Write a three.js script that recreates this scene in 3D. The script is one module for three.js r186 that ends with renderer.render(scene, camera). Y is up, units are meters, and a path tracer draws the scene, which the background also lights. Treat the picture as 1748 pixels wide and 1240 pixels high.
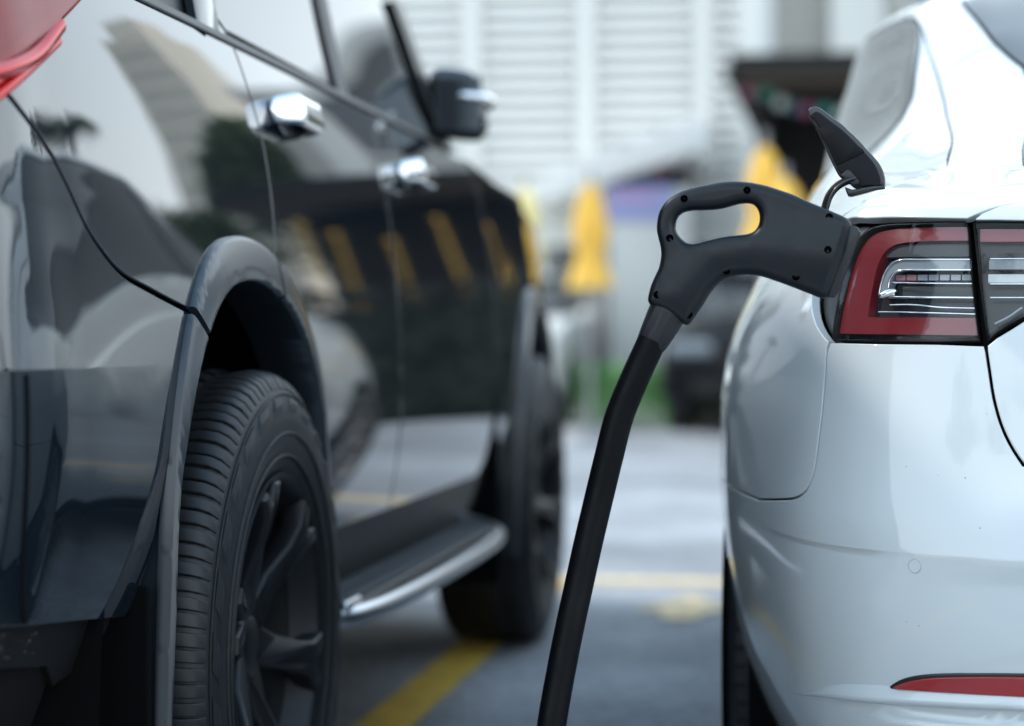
import * as THREE from 'three';
import { mergeGeometries, mergeVertices, toCreasedNormals } from 'three/addons/utils/BufferGeometryUtils.js';
import { RoundedBoxGeometry } from 'three/addons/geometries/RoundedBoxGeometry.js';
import { ImprovedNoise } from 'three/addons/math/ImprovedNoise.js';

// ───────────────────────── camera, sky, sun, exposure
const FPX = 3650, CXP = 874, CYP = 620, EYE = 0.817;
const scene = new THREE.Scene();
const camera = new THREE.PerspectiveCamera(2 * Math.atan(620 / FPX) * 180 / Math.PI, 1748 / 1240, 0.05, 900);
camera.position.set(0, EYE, 0);
camera.rotation.order = 'YXZ';
camera.rotation.set(-Math.atan(40 / FPX), Math.atan(556 / FPX), 0);
camera.focus = 2.58;
camera.userData.fStop = 2.2;
camera.updateMatrixWorld(true);
scene.add(camera);

const SUN = new THREE.Vector3(-0.74, 0.72, -0.10).normalize();
{
  const W = 512, H = 256, d = new Float32Array(W * H * 4), v = new THREE.Vector3();
  for (let j = 0; j < H; j++) for (let i = 0; i < W; i++) {
    const el = ((j + 0.5) / H - 0.5) * Math.PI, az = ((i + 0.5) / W - 0.5) * 2 * Math.PI;
    v.set(Math.cos(az) * Math.cos(el), Math.sin(el), Math.sin(az) * Math.cos(el));
    const up = Math.max(0, v.y), t = Math.pow(up, 0.9), c = Math.max(0, v.dot(SUN));
    const glow = 0.22 * Math.pow(c, 6) + 0.5 * Math.pow(c, 40);
    const k = (j * W + i) * 4, m = 1.9;
    d[k] = m * (1.22 * (1 - t) + 0.22 * t + glow * 1.0);
    d[k + 1] = m * (1.33 * (1 - t) + 0.40 * t + glow * 0.96);
    d[k + 2] = m * (1.37 * (1 - t) + 0.63 * t + glow * 0.9);
    d[k + 3] = 1;
  }
  const tex = new THREE.DataTexture(d, W, H, THREE.RGBAFormat, THREE.FloatType);
  tex.mapping = THREE.EquirectangularReflectionMapping; tex.magFilter = THREE.LinearFilter; tex.minFilter = THREE.LinearFilter;
  tex.colorSpace = THREE.LinearSRGBColorSpace; tex.needsUpdate = true;
  scene.background = tex; scene.environment = tex;
}
const sun = new THREE.DirectionalLight(new THREE.Color(1, 0.94, 0.85), 2.3);
sun.position.copy(SUN).multiplyScalar(60); sun.target.position.set(0, 0, -6);
sun.castShadow = true; sun.shadow.radius = 5; sun.shadow.mapSize.set(4096, 4096);
Object.assign(sun.shadow.camera, { left: -40, right: 40, top: 40, bottom: -40, near: 1, far: 160 });
scene.add(sun, sun.target);
const renderer = new THREE.WebGLRenderer({ antialias: true });
renderer.setSize(1024, 726);
renderer.toneMapping = THREE.LinearToneMapping;
renderer.toneMappingExposure = 1.17;
renderer.shadowMap.enabled = true;

// ───────────────────────── helpers
let seed = 7;
const rnd = () => { seed = (seed * 1664525 + 1013904223) >>> 0; return seed / 4294967296; };
const R = (a, b) => a + (b - a) * rnd();
const lerp = (a, b, t) => a + (b - a) * t, clamp = (x, a = 0, b = 1) => Math.min(b, Math.max(a, x));
const sstep = (a, b, x) => { const t = clamp((x - a) / (b - a)); return t * t * (3 - 2 * t); };
const V = (x, y, z) => new THREE.Vector3(x, y, z);
const used = {};
function numbered(name) { const n = used[name] = (used[name] ?? -1) + 1; return n ? `${name}_${String(n).padStart(3, '0')}` : name; }
function part(name, g, m, parent, label) {
  const o = new THREE.Mesh(g, m); o.name = name; o.castShadow = o.receiveShadow = true;
  if (label) o.userData.label = label;
  parent.add(o); return o;
}
function thing(name, label, category, p = [0, 0, 0], turn = 0, group) {
  const o = new THREE.Group(); o.name = numbered(name); o.position.set(...p); o.rotation.y = turn;
  o.userData = { label, category }; if (group) o.userData.group = group;
  scene.add(o); return o;
}
function struct(name, g, m) { const o = part(name, g, m, scene); o.name = numbered(name); o.userData.kind = 'structure'; return o; }
const bx = (w, h, d, x = 0, y = 0, z = 0) => new THREE.BoxGeometry(w, h, d).translate(x, y, z);
const rbx = (w, h, d, r, x = 0, y = 0, z = 0, s = 3) => new RoundedBoxGeometry(w, h, d, s, r).translate(x, y, z);
const clean = (g) => { const o = g.index ? g.toNonIndexed() : g.clone(); for (const k of Object.keys(o.attributes)) if (!['position', 'normal', 'uv'].includes(k)) o.deleteAttribute(k); if (!o.attributes.uv) o.setAttribute('uv', new THREE.BufferAttribute(new Float32Array(o.attributes.position.count * 2), 2)); return o; };
const merge = (list) => mergeGeometries(list.map(clean));
function tube(pts, r, seg = 24, rad = 10, closed = false) {
  return new THREE.TubeGeometry(new THREE.CatmullRomCurve3(pts, closed, 'centripetal'), seg, r, rad, closed);
}
function flip(g) { // reverse winding (for mirrored copies)
  const o = g.index ? g.toNonIndexed() : g.clone();
  for (const k of Object.keys(o.attributes)) {
    const a = o.attributes[k], n = a.itemSize, arr = a.array;
    for (let i = 0; i < a.count; i += 3) for (let c = 0; c < n; c++) { const t = arr[(i + 1) * n + c]; arr[(i + 1) * n + c] = arr[(i + 2) * n + c]; arr[(i + 2) * n + c] = t; }
  }
  return o;
}
function mirrorX(g, cx) {
  const o = flip(clean(g)), p = o.attributes.position, n = o.attributes.normal;
  for (let i = 0; i < p.count; i++) { p.setX(i, 2 * cx - p.getX(i)); n.setX(i, -n.getX(i)); }
  return o;
}
// a pixel of the 1748 x 1240 view as a ray, and the point on it at distance s ahead
const ray = (px, py) => V((px - CXP) / FPX, -(py - CYP) / FPX, -1).applyQuaternion(camera.quaternion);
const at = (px, py, s) => { const r = ray(px, py); return r.multiplyScalar(s / -r.z).add(camera.position); };
const invQ = camera.quaternion.clone().invert();
const proj = (p) => { const q = p.clone().sub(camera.position).applyQuaternion(invQ); return [CXP + FPX * q.x / -q.z, CYP - FPX * q.y / -q.z]; };

// one-dimensional smooth interpolation through (x, y) pairs
function curve1(pts) {
  const n = pts.length, X = pts.map((p) => p[0]), Y = pts.map((p) => p[1]);
  const D = X.map((_, i) => {
    if (i === 0) return (Y[1] - Y[0]) / (X[1] - X[0]);
    if (i === n - 1) return (Y[i] - Y[i - 1]) / (X[i] - X[i - 1]);
    const a = (Y[i] - Y[i - 1]) / (X[i] - X[i - 1]), b = (Y[i + 1] - Y[i]) / (X[i + 1] - X[i]), ha = X[i] - X[i - 1], hb = X[i + 1] - X[i];
    return (a * hb + b * ha) / (ha + hb);
  });
  return (x) => {
    if (x <= X[0]) return Y[0] + D[0] * (x - X[0]);
    if (x >= X[n - 1]) return Y[n - 1] + D[n - 1] * (x - X[n - 1]);
    let i = 0; while (x > X[i + 1]) i++;
    const h = X[i + 1] - X[i], t = (x - X[i]) / h, t2 = t * t, t3 = t2 * t;
    return (2 * t3 - 3 * t2 + 1) * Y[i] + (t3 - 2 * t2 + t) * h * D[i] + (-2 * t3 + 3 * t2) * Y[i + 1] + (t3 - t2) * h * D[i + 1];
  };
}
// smooth open polyline in 2-D, resampled
function smooth2(pts, n = 40) {
  const c = new THREE.CatmullRomCurve3(pts.map((p) => V(p[0], p[1], 0)), false, 'centripetal');
  return c.getSpacedPoints(n).map((p) => [p.x, p.y]);
}
// Newton: find (u, v) with f(u, v) = target (both pairs)
function solve2(f, target, u, v, step = 0.35) {
  for (let it = 0; it < 40; it++) {
    const a = f(u, v), e = 1e-4, b = f(u + e, v), c = f(u, v + e);
    const j00 = (b[0] - a[0]) / e, j10 = (b[1] - a[1]) / e, j01 = (c[0] - a[0]) / e, j11 = (c[1] - a[1]) / e, det = j00 * j11 - j01 * j10;
    if (Math.abs(det) < 1e-12) break;
    const r0 = target[0] - a[0], r1 = target[1] - a[1];
    let du = (r0 * j11 - r1 * j01) / det, dv = (r1 * j00 - r0 * j10) / det;
    const l = Math.hypot(du, dv); if (l > step) { du *= step / l; dv *= step / l; }
    u += du; v += dv; if (l < 1e-6) break;
  }
  return [u, v];
}
// looks pixels up on a surface S(u, v): a grid of front-facing candidates, then Newton
function pixelLookup(S, u0, u1, nu, v0, v1, nv) {
  const cand = [], e = 1e-3;
  for (let i = 0; i <= nu; i++) for (let j = 0; j <= nv; j++) {
    const u = lerp(u0, u1, i / nu), v = lerp(v0, v1, j / nv), p = S(u, v), n = normalOf(S, u, v);
    if (n.dot(p.clone().sub(camera.position)) > -1e-4) continue;
    cand.push([u, v, ...proj(p)]);
  }
  return (px, py) => {
    let best = null, bd = 1e9;
    for (const c of cand) { const d = (c[2] - px) ** 2 + (c[3] - py) ** 2; if (d < bd) { bd = d; best = c; } }
    const r = solve2((u, v) => proj(S(u, v)), [px, py], best[0], best[1], 0.15);
    return Number.isFinite(r[0]) && Math.hypot(...proj(S(...r)).map((q, i) => q - [px, py][i])) < 6 && Math.abs(r[0] - best[0]) < 1.2 ? r : [best[0], best[1]];
  };
}
function normalOf(S, u, v, cl, sign = 1) {
  const e = 1.5e-3, lo = cl ? cl[0] : -1e9, hi = cl ? cl[1] : 1e9;
  const va = Math.max(lo, v - e), vb = Math.min(hi, v + e);
  const a = S(u + e, clamp(v, lo, hi)).sub(S(u - e, clamp(v, lo, hi))), b = S(u, vb).sub(S(u, va));
  return a.cross(b).normalize().multiplyScalar(sign * (S.sign ?? 1));
}
const offS = (S, d) => { const f = (u, v) => S(u, v).addScaledVector(normalOf(S, u, v), typeof d === 'function' ? d(u, v) : d); f.sign = S.sign; return f; };
// A sheet-metal panel: the outline (u, v) on the surface S, filled finely, its edge rolled over and folded in.
function panel(poly, S, o = {}) {
  const max = o.max ?? 0.03, gap = o.gap ?? 0.0025, rad = o.rad ?? 0.0022, depth = o.depth ?? 0.012, clampV = o.clampV, lift = o.lift ?? 0;
  let P = poly.map((p) => p.slice());
  let area = 0; P.forEach((p, i) => { const q = P[(i + 1) % P.length]; area += p[0] * q[1] - q[0] * p[1]; });
  if (area < 0) P.reverse();
  const scale = (u, v) => { const e = 1e-3, p = S(u, v); return [Math.max(0.02, S(u + e, v).distanceTo(p) / e), Math.max(0.02, S(u, v + e).distanceTo(p) / e)]; };
  const isFree = (a, b) => o.flush ? !o.flush([(a[0] + b[0]) / 2, (a[1] + b[1]) / 2]) : true;
  { // inset by gap + roll radius
    const n = P.length, Q = [];
    for (let i = 0; i < n; i++) {
      const a = P[(i + n - 1) % n], b = P[i], c = P[(i + 1) % n], [su, sv] = scale(...b);
      const nrm = (p, q) => { const dx = (q[0] - p[0]) * su, dy = (q[1] - p[1]) * sv, l = Math.hypot(dx, dy) || 1; return [-dy / l, dx / l]; };
      const k1 = isFree(a, b) ? 1 : 0, k2 = isFree(b, c) ? 1 : 0, n1 = nrm(a, b), n2 = nrm(b, c), g = gap + rad;
      let mx, my;
      if (k1 && k2) { mx = n1[0] + n2[0]; my = n1[1] + n2[1]; const l2 = mx * mx + my * my, k = Math.min(2.2, 2 / Math.max(l2, 0.3)); mx *= k; my *= k; }
      else if (k1) { mx = n1[0]; my = n1[1]; } else if (k2) { mx = n2[0]; my = n2[1]; } else { mx = my = 0; }
      if (k1 !== k2) { const t = k1 ? [(c[0] - b[0]) * su, (c[1] - b[1]) * sv] : [(a[0] - b[0]) * su, (a[1] - b[1]) * sv], l = Math.hypot(...t) || 1, d = (mx * t[0] + my * t[1]) / l; mx = t[0] / l * (Math.abs(d) > 0.2 ? 1 / d : 1); my = t[1] / l * (Math.abs(d) > 0.2 ? 1 / d : 1); }
      Q.push([b[0] + mx * g / su, b[1] + my * g / sv]);
    }
    P = Q;
  }
  { // sample the outline finely
    const Q = [];
    P.forEach((p, i) => { const q = P[(i + 1) % P.length], [su, sv] = scale(...p), n = Math.max(1, Math.ceil(Math.hypot((q[0] - p[0]) * su, (q[1] - p[1]) * sv) / max)); for (let k = 0; k < n; k++) Q.push([lerp(p[0], q[0], k / n), lerp(p[1], q[1], k / n)]); });
    P = Q;
  }
  const pts = P.map((p) => new THREE.Vector2(...p)), tris = THREE.ShapeUtils.triangulateShape(pts, []);
  const vs = P.map((p) => p.slice()), nb = P.length;
  let T = tris.map((t) => t.slice());
  const met = vs.map((p) => scale(...p));
  for (let pass = 0; pass < 9; pass++) {
    const mid = new Map(), out = []; let split = false;
    const m = (a, b) => {
      const s = met[a], l = Math.hypot((vs[a][0] - vs[b][0]) * (s[0] + met[b][0]) / 2, (vs[a][1] - vs[b][1]) * (s[1] + met[b][1]) / 2);
      if (l <= max * 1.25) return -1;
      const key = a < b ? a * 1e6 + b : b * 1e6 + a;
      if (!mid.has(key)) { vs.push([(vs[a][0] + vs[b][0]) / 2, (vs[a][1] + vs[b][1]) / 2]); met.push(scale(...vs[vs.length - 1])); mid.set(key, vs.length - 1); split = true; }
      return mid.get(key);
    };
    for (const [a, b, c] of T) {
      const x = m(a, b), y = m(b, c), z = m(c, a);
      const k = (x >= 0) + (y >= 0) + (z >= 0);
      if (k === 0) out.push([a, b, c]);
      else if (k === 3) out.push([a, x, z], [x, b, y], [z, y, c], [x, y, z]);
      else if (k === 1) { if (x >= 0) out.push([a, x, c], [x, b, c]); else if (y >= 0) out.push([a, b, y], [a, y, c]); else out.push([a, b, z], [z, b, c]); }
      else { if (x < 0) out.push([a, b, y], [a, y, z], [z, y, c]); else if (y < 0) out.push([a, x, z], [x, b, z], [b, c, z]); else out.push([a, x, c], [x, b, y], [x, y, c]); }
    }
    T = out; if (!split) break;
  }
  const pos = [], nor = [], uv = [], idx = [];
  const put = (p, n, t) => { pos.push(p.x, p.y, p.z); nor.push(n.x, n.y, n.z); uv.push(t[0], t[1]); return pos.length / 3 - 1; };
  const NN = vs.map((p) => normalOf(S, p[0], p[1], clampV)), PP = vs.map((p, i) => S(p[0], p[1]).addScaledVector(NN[i], lift));
  vs.forEach((p, i) => put(PP[i], NN[i], [p[0], p[1]]));
  const sgn = (S.sign ?? 1) > 0;
  for (const [a, b, c] of T) sgn ? idx.push(a, b, c) : idx.push(a, c, b);
  // rolled edge
  const rings = [], K = 4;
  for (let i = 0; i < nb; i++) {
    const a = PP[(i + nb - 1) % nb], c = PP[(i + 1) % nb], t = c.clone().sub(a), n = NN[i], out = t.cross(n).normalize().multiplyScalar(sgn ? 1 : -1);
    const ring = [];
    for (let k = 0; k <= K; k++) { const an = k / K * Math.PI / 2, nn = n.clone().multiplyScalar(Math.cos(an)).addScaledVector(out, Math.sin(an)); ring.push(put(PP[i].clone().addScaledVector(out, rad * Math.sin(an)).addScaledVector(n, -rad * (1 - Math.cos(an))), nn, vs[i])); }
    ring.push(put(PP[i].clone().addScaledVector(out, rad).addScaledVector(n, -depth), out, vs[i]));
    rings.push(ring);
  }
  for (let i = 0; i < nb; i++) {
    const j = (i + 1) % nb; if (!isFree(vs[i], vs[j])) continue;
    for (let k = 0; k < rings[i].length - 1; k++) { const a = rings[i][k], b = rings[j][k], c = rings[j][k + 1], d = rings[i][k + 1]; sgn ? idx.push(a, c, b, a, d, c) : idx.push(a, b, c, a, c, d); }
  }
  const g = new THREE.BufferGeometry();
  g.setAttribute('position', new THREE.Float32BufferAttribute(pos, 3)); g.setAttribute('normal', new THREE.Float32BufferAttribute(nor, 3)); g.setAttribute('uv', new THREE.Float32BufferAttribute(uv, 2)); g.setIndex(idx);
  return g;
}
// a regular sheet over part of a surface (keep says which cells stay)
function sheet(S, u0, u1, nu, v0, v1, nv, keep) {
  const pos = [], nor = [], uv = [], idx = [], P = [];
  for (let j = 0; j <= nv; j++) for (let i = 0; i <= nu; i++) { const u = lerp(u0, u1, i / nu), v = lerp(v0, v1, j / nv), p = S(u, v), n = normalOf(S, u, v); P.push(p); pos.push(p.x, p.y, p.z); nor.push(n.x, n.y, n.z); uv.push(u, v); }
  const sgn = (S.sign ?? 1) > 0;
  for (let j = 0; j < nv; j++) for (let i = 0; i < nu; i++) {
    const a = j * (nu + 1) + i, b = a + 1, c = a + nu + 2, d = a + nu + 1;
    if (keep && !keep(P[a].clone().add(P[c]).multiplyScalar(0.5))) continue;
    sgn ? idx.push(a, b, c, a, c, d) : idx.push(a, c, b, a, d, c);
  }
  const g = new THREE.BufferGeometry();
  g.setAttribute('position', new THREE.Float32BufferAttribute(pos, 3)); g.setAttribute('normal', new THREE.Float32BufferAttribute(nor, 3)); g.setAttribute('uv', new THREE.Float32BufferAttribute(uv, 2)); g.setIndex(idx);
  return g;
}
// closed or open strip between rows of points: rows[i][k]
function rows(R_, closed = false, crease = 0.6) {
  const n = R_.length, m = R_[0].length, pos = [], idx = [];
  for (const r of R_) for (const p of r) pos.push(p.x, p.y, p.z);
  for (let i = 0; i < (closed ? n : n - 1); i++) for (let k = 0; k < m - 1; k++) { const a = i * m + k, b = ((i + 1) % n) * m + k; idx.push(a, b, b + 1, a, b + 1, a + 1); }
  const g = new THREE.BufferGeometry(); g.setAttribute('position', new THREE.Float32BufferAttribute(pos, 3)); g.setIndex(idx); g.computeVertexNormals();
  return crease ? toCreasedNormals(g, crease) : g;
}

// ───────────────────────── textures
const noise = new ImprovedNoise();
function fbm(x, y, oct, px, py) { // tiling is not needed: repeats are large and layered
  let s = 0, a = 0.5, f = 1; for (let o = 0; o < oct; o++) { s += a * noise.noise(x * f, y * f, 3.7 + o * 5.1); a *= 0.5; f *= 2.03; } return s;
}
function texture(n, fn, srgb = false, rep = 1) {
  const d = new Uint8Array(n * n * 4);
  for (let j = 0; j < n; j++) for (let i = 0; i < n; i++) { const c = fn(i / n, j / n), k = (j * n + i) * 4; d[k] = clamp(c[0]) * 255; d[k + 1] = clamp(c[1]) * 255; d[k + 2] = clamp(c[2]) * 255; d[k + 3] = 255; }
  const t = new THREE.DataTexture(d, n, n, THREE.RGBAFormat); t.wrapS = t.wrapT = THREE.RepeatWrapping; t.magFilter = THREE.LinearFilter; t.minFilter = THREE.LinearMipmapLinearFilter; t.generateMipmaps = true;
  if (srgb) t.colorSpace = THREE.SRGBColorSpace; t.repeat.set(rep, rep); t.needsUpdate = true; return t;
}
const grey = (v) => [v, v, v];
const asphaltMap = texture(1024, (x, y) => { const a = fbm(x * 9, y * 9, 4), b = fbm(x * 160, y * 160, 2), c = fbm(x * 3 + 7, y * 3, 3); const v = 0.5 + 0.12 * a + 0.2 * b + 0.20 * c; return [v * 0.99, v, v * 1.02]; }, true, 0.25);
const asphaltBump = texture(512, (x, y) => grey(0.5 + 0.7 * fbm(x * 130, y * 130, 3)), false, 0.5);
const wearMap = texture(512, (x, y) => { const a = fbm(x * 20, y * 20, 4), b = fbm(x * 90, y * 90, 2); const v = clamp(0.86 + 0.25 * a + 0.25 * b); return grey(v); }, true, 1);
const plasticBump = texture(512, (x, y) => grey(0.5 + 0.6 * fbm(x * 110, y * 110, 2)), false, 8);
const rubberMap = texture(512, (x, y) => { const v = 0.62 + 0.3 * fbm(x * 14, y * 14, 5) + 0.12 * fbm(x * 90, y * 90, 2); return grey(v); }, true, 3);
const dustRough = texture(512, (x, y) => { const v = 0.52 + 0.28 * fbm(x * 8, y * 8, 5) + 0.25 * fbm(x * 120, y * 120, 2); return grey(v); }, false, 6);
const wallMap = texture(512, (x, y) => { const v = 0.90 + 0.10 * fbm(x * 6, y * 6, 5); return [v, v, v * 0.99]; }, true, 0.3);
const peel = texture(512, (x, y) => grey(0.5 + 0.5 * fbm(x * 60, y * 60, 2)), false, 4);

const phys = (o) => new THREE.MeshPhysicalMaterial(o);
const rgb = (r, g, b) => new THREE.Color().setRGB(r, g, b);
const M = {
  black: phys({ color: rgb(0.006, 0.010, 0.015), roughness: 0.03, metalness: 0, ior: 1.6, clearcoat: 0.3, clearcoatRoughness: 0.015 }),
  flare: phys({ color: rgb(0.016, 0.022, 0.029), roughness: 0.28, ior: 1.6 }),
  white: phys({ color: rgb(0.54, 0.585, 0.60), roughness: 0.35, metalness: 0, clearcoat: 1, clearcoatRoughness: 0.02 }),
  shell: phys({ color: rgb(0.003, 0.003, 0.004), roughness: 0.9, specularIntensity: 0.25 }),
  liner: phys({ color: rgb(0.0025, 0.0026, 0.003), roughness: 0.95, specularIntensity: 0.2 }),
  plastic: phys({ color: rgb(0.008, 0.0095, 0.012), roughness: 0.45, bumpMap: plasticBump, bumpScale: 0.00004 }),
  handle: phys({ color: rgb(0.0038, 0.0062, 0.009), roughness: 0.74, roughnessMap: dustRough, ior: 1.45, specularIntensity: 0.8, bumpMap: plasticBump, bumpScale: 0.00005 }),
  cable: phys({ color: rgb(0.0022, 0.0027, 0.0035), roughness: 0.85, roughnessMap: dustRough, ior: 1.4, specularIntensity: 0.4, bumpMap: rubberMap, bumpScale: 0.0004 }),
  hole: phys({ color: rgb(0.0008, 0.0008, 0.0008), roughness: 1, specularIntensity: 0 }),
  rubber: phys({ color: rgb(0.026, 0.031, 0.037), map: rubberMap, roughness: 0.5, specularIntensity: 0.9, bumpMap: rubberMap, bumpScale: 0.0006 }),
  rim: phys({ color: rgb(0.006, 0.007, 0.009), roughness: 0.42, specularIntensity: 0.7 }),
  chrome: phys({ color: rgb(0.86, 0.87, 0.88), roughness: 0.05, metalness: 1 }),
  satin: phys({ color: rgb(0.55, 0.57, 0.6), roughness: 0.28, metalness: 1 }),
  glass: phys({ color: rgb(0.005, 0.007, 0.007), roughness: 0.02, ior: 1.65 }),
  glassGrey: phys({ color: rgb(0.035, 0.04, 0.042), roughness: 0.04, ior: 1.55 }),
  lens: phys({ color: rgb(0.96, 0.97, 0.98), roughness: 0.0, transmission: 1, thickness: 0, ior: 1.5, specularIntensity: 0.5 }),
  redLens: phys({ color: rgb(0.75, 0.02, 0.015), roughness: 0.02, transmission: 0.75, thickness: 0, ior: 1.52 }),
  red: phys({ color: rgb(0.15, 0.005, 0.010), roughness: 0.3, clearcoat: 1 }),
  redBright: phys({ color: rgb(0.75, 0.02, 0.015), roughness: 0.2, clearcoat: 1 }),
  lampGrey: phys({ color: rgb(0.035, 0.042, 0.046), roughness: 0.35 }),
  lampClear: phys({ color: rgb(0.22, 0.25, 0.27), roughness: 0.12, clearcoat: 1 }),
  asphalt: phys({ color: rgb(0.99, 1.0, 1.0).multiplyScalar(1.3), map: asphaltMap, roughness: 0.9, bumpMap: asphaltBump, bumpScale: 0.003 }),
  yellow: phys({ color: rgb(0.92, 0.58, 0.07), map: wearMap, roughness: 0.75 }),
  yellowPale: phys({ color: rgb(0.95, 0.73, 0.42), map: wearMap, roughness: 0.8 }),
  yellowCloth: phys({ color: rgb(0.92, 0.60, 0.10), roughness: 0.85, transmission: 0.3, thickness: 0 }),
  yellowClothPale: phys({ color: rgb(0.85, 0.72, 0.32), roughness: 0.85 }),
  wallWhite: phys({ color: rgb(0.80, 0.80, 0.78), map: wallMap, roughness: 0.85 }),
  slat: phys({ color: rgb(0.90, 0.89, 0.85), map: wallMap, roughness: 0.6 }),
  slatGap: phys({ color: rgb(0.70, 0.70, 0.68), roughness: 0.9 }),
  wallGrey: phys({ color: rgb(0.52, 0.50, 0.47), map: wallMap, roughness: 0.9 }),
  wallBeige: phys({ color: rgb(0.55, 0.47, 0.37), map: wallMap, roughness: 0.9 }),
  dark: phys({ color: rgb(0.012, 0.011, 0.01), roughness: 0.85 }),
  brown: phys({ color: rgb(0.10, 0.075, 0.055), roughness: 0.85 }),
  wood: phys({ color: rgb(0.16, 0.10, 0.06), roughness: 0.7 }),
  banner: phys({ color: rgb(0.30, 0.32, 0.54), roughness: 0.7 }),
  turf: phys({ color: rgb(0.17, 0.36, 0.13), roughness: 0.9 }),
  leafDark: phys({ color: rgb(0.045, 0.080, 0.022), roughness: 0.75, transmission: 0.3, thickness: 0 }),
  leafMid: phys({ color: rgb(0.085, 0.125, 0.035), roughness: 0.75, transmission: 0.3, thickness: 0 }),
  bark: phys({ color: rgb(0.10, 0.075, 0.055), roughness: 0.95 }),
  metalGrey: phys({ color: rgb(0.25, 0.25, 0.26), roughness: 0.5, metalness: 0.4 }),
  carBlack: phys({ color: rgb(0.004, 0.0045, 0.006), roughness: 0.25, specularIntensity: 0.5 }),
  winGlass: phys({ color: rgb(0.05, 0.06, 0.07), roughness: 0.06, ior: 1.6 }),
  cream: phys({ color: rgb(0.90, 0.83, 0.72), map: wallMap, roughness: 0.85 }),
};

// ───────────────────────── ground
{
  const g = new THREE.PlaneGeometry(700, 700, 1, 1).rotateX(-Math.PI / 2); const uv = g.attributes.uv; for (let i = 0; i < uv.count; i++) uv.setXY(i, uv.getX(i) * 700, uv.getY(i) * 700);
  struct('ground', g, M.asphalt);
  const strip = (name, x0, x1, s0, s1, m, label) => {
    const q = new THREE.PlaneGeometry(x1 - x0, s1 - s0, 1, 1).rotateX(-Math.PI / 2).translate((x0 + x1) / 2, 0.004, -(s0 + s1) / 2), a = q.attributes.uv;
    for (let i = 0; i < a.count; i++) a.setXY(i, a.getX(i) * (x1 - x0), a.getY(i) * (s1 - s0));
    const o = struct(name, q, m); if (label) o.userData.label = label; return o;
  };
  strip('parking_line', -1.005, -0.885, 0.5, 7.1, M.yellow, 'yellow bay line running under the black car');
  strip('parking_line', 1.60, 1.72, 0.5, 7.1, M.yellow);
  strip('parking_line', -12, 14, 7.1, 7.28, M.yellowPale, 'pale yellow line across the ends of the bays');
  // arrow painted on the asphalt
  const a = new THREE.Shape([[0, 0.30], [0.105, 0.02], [0.11, -0.02], [0.06, 0.0], [0.035, -0.14], [-0.035, -0.14], [-0.06, 0.0], [-0.11, -0.02], [-0.105, 0.02]].map((p) => new THREE.Vector2(...p)));
  const p = at(1168, 1046, 1), r = ray(1168, 1046), k = -EYE / r.y, q = r.clone().multiplyScalar(k).add(camera.position);
  struct('arrow_marking', new THREE.ShapeGeometry(a).scale(1.34, 1.4, 1).rotateX(-Math.PI / 2).translate(q.x, 0.006, q.z), M.yellowPale);
}

// ───────────────────────── the black four-wheel-drive car: its right flank as a surface S(u, v), u along, v = height
const SX = -0.80, SUV_C = -1.70;
const planTab = (() => {
  const c = new THREE.CatmullRomCurve3([[1.80, -1.70], [1.803, -1.45], [1.81, -1.22], [1.826, -1.07], [1.858, -0.965], [1.91, -0.882], [1.97, -0.828], [2.06, -0.8085], [2.18, -0.8035], [2.40, -0.7992], [2.7, -0.7972], [3.0, -0.797], [3.7, -0.797], [4.5, -0.797], [5.2, -0.798], [5.75, -0.804], [6.1, -0.825], [6.38, -0.88], [6.55, -0.99], [6.64, -1.2], [6.67, -1.45], [6.68, -1.70]].map((p) => V(p[0], p[1], 0)), false, 'centripetal');
  const n = 1600, P = c.getPoints(n), L = [0]; for (let i = 1; i <= n; i++) L.push(L[i - 1] + P[i].distanceTo(P[i - 1]));
  let i0 = P.findIndex((p) => p.x >= 3.7); const off = 3.7 - L[i0];
  const cs = curve1(P.filter((_, i) => i % 16 === 0).map((p, i) => [L[i * 16] + off, p.x])), cx = curve1(P.filter((_, i) => i % 16 === 0).map((p, i) => [L[i * 16] + off, p.y]));
  return { s: cs, x: cx, u0: off, u1: L[n] + off };
})();
const suvD = curve1([[0.25, 0.11], [0.34, 0.082], [0.42, 0.05], [0.50, 0.026], [0.58, 0.011], [0.66, 0.002], [0.74, 0], [0.82, 0.002], [0.90, 0.007], [0.97, 0.014], [1.03, 0.0214], [1.08, 0.0283], [1.13, 0.0365], [1.17, 0.0443], [1.20, 0.051], [1.24, 0.061], [1.32, 0.081], [1.5, 0.120], [1.66, 0.162], [1.76, 0.207], [1.80, 0.255]]);
const V_CREASE = 0.787;
function suvOff(u, v) { // the ledge of the rear bumper and the haunch over the rear wheel
  const b = 1 - sstep(1.86, 2.52, u), h = Math.exp(-(((u - 2.75) / 0.42) ** 2)) * Math.exp(-(((v - 0.94) / 0.13) ** 2));
  const led = v > V_CREASE ? 0.026 * Math.max(0, 1 - (v - V_CREASE) / 0.17) ** 1.35 : 0.026 * (1 - 0.55 * sstep(0.0, 0.35, V_CREASE - v));
  return b * led + 0.0 * h;
}
function Ssuv(u, v) {
  const e = 2e-3, s = planTab.s(u), x = planTab.x(u), ds = planTab.s(u + e) - planTab.s(u - e), dx = planTab.x(u + e) - planTab.x(u - e), l = Math.hypot(ds, dx) || 1;
  const k = -suvD(v) + suvOff(u, v); // outward normal in plan: (x, s) = (ds, -dx)
  return V(x + ds / l * k, v, -(s - dx / l * k));
}
Ssuv.sign = 1;
const px2suv = pixelLookup(Ssuv, 1.2, 6.9, 120, 0.25, 1.75, 60);
const suvPx = (list) => list.map((p) => px2suv(...p));
const suv = thing('black_suv', 'glossy black four-wheel-drive car with chrome door handles and running board, parked at the left', 'car', [0, 0, 0]);

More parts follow.
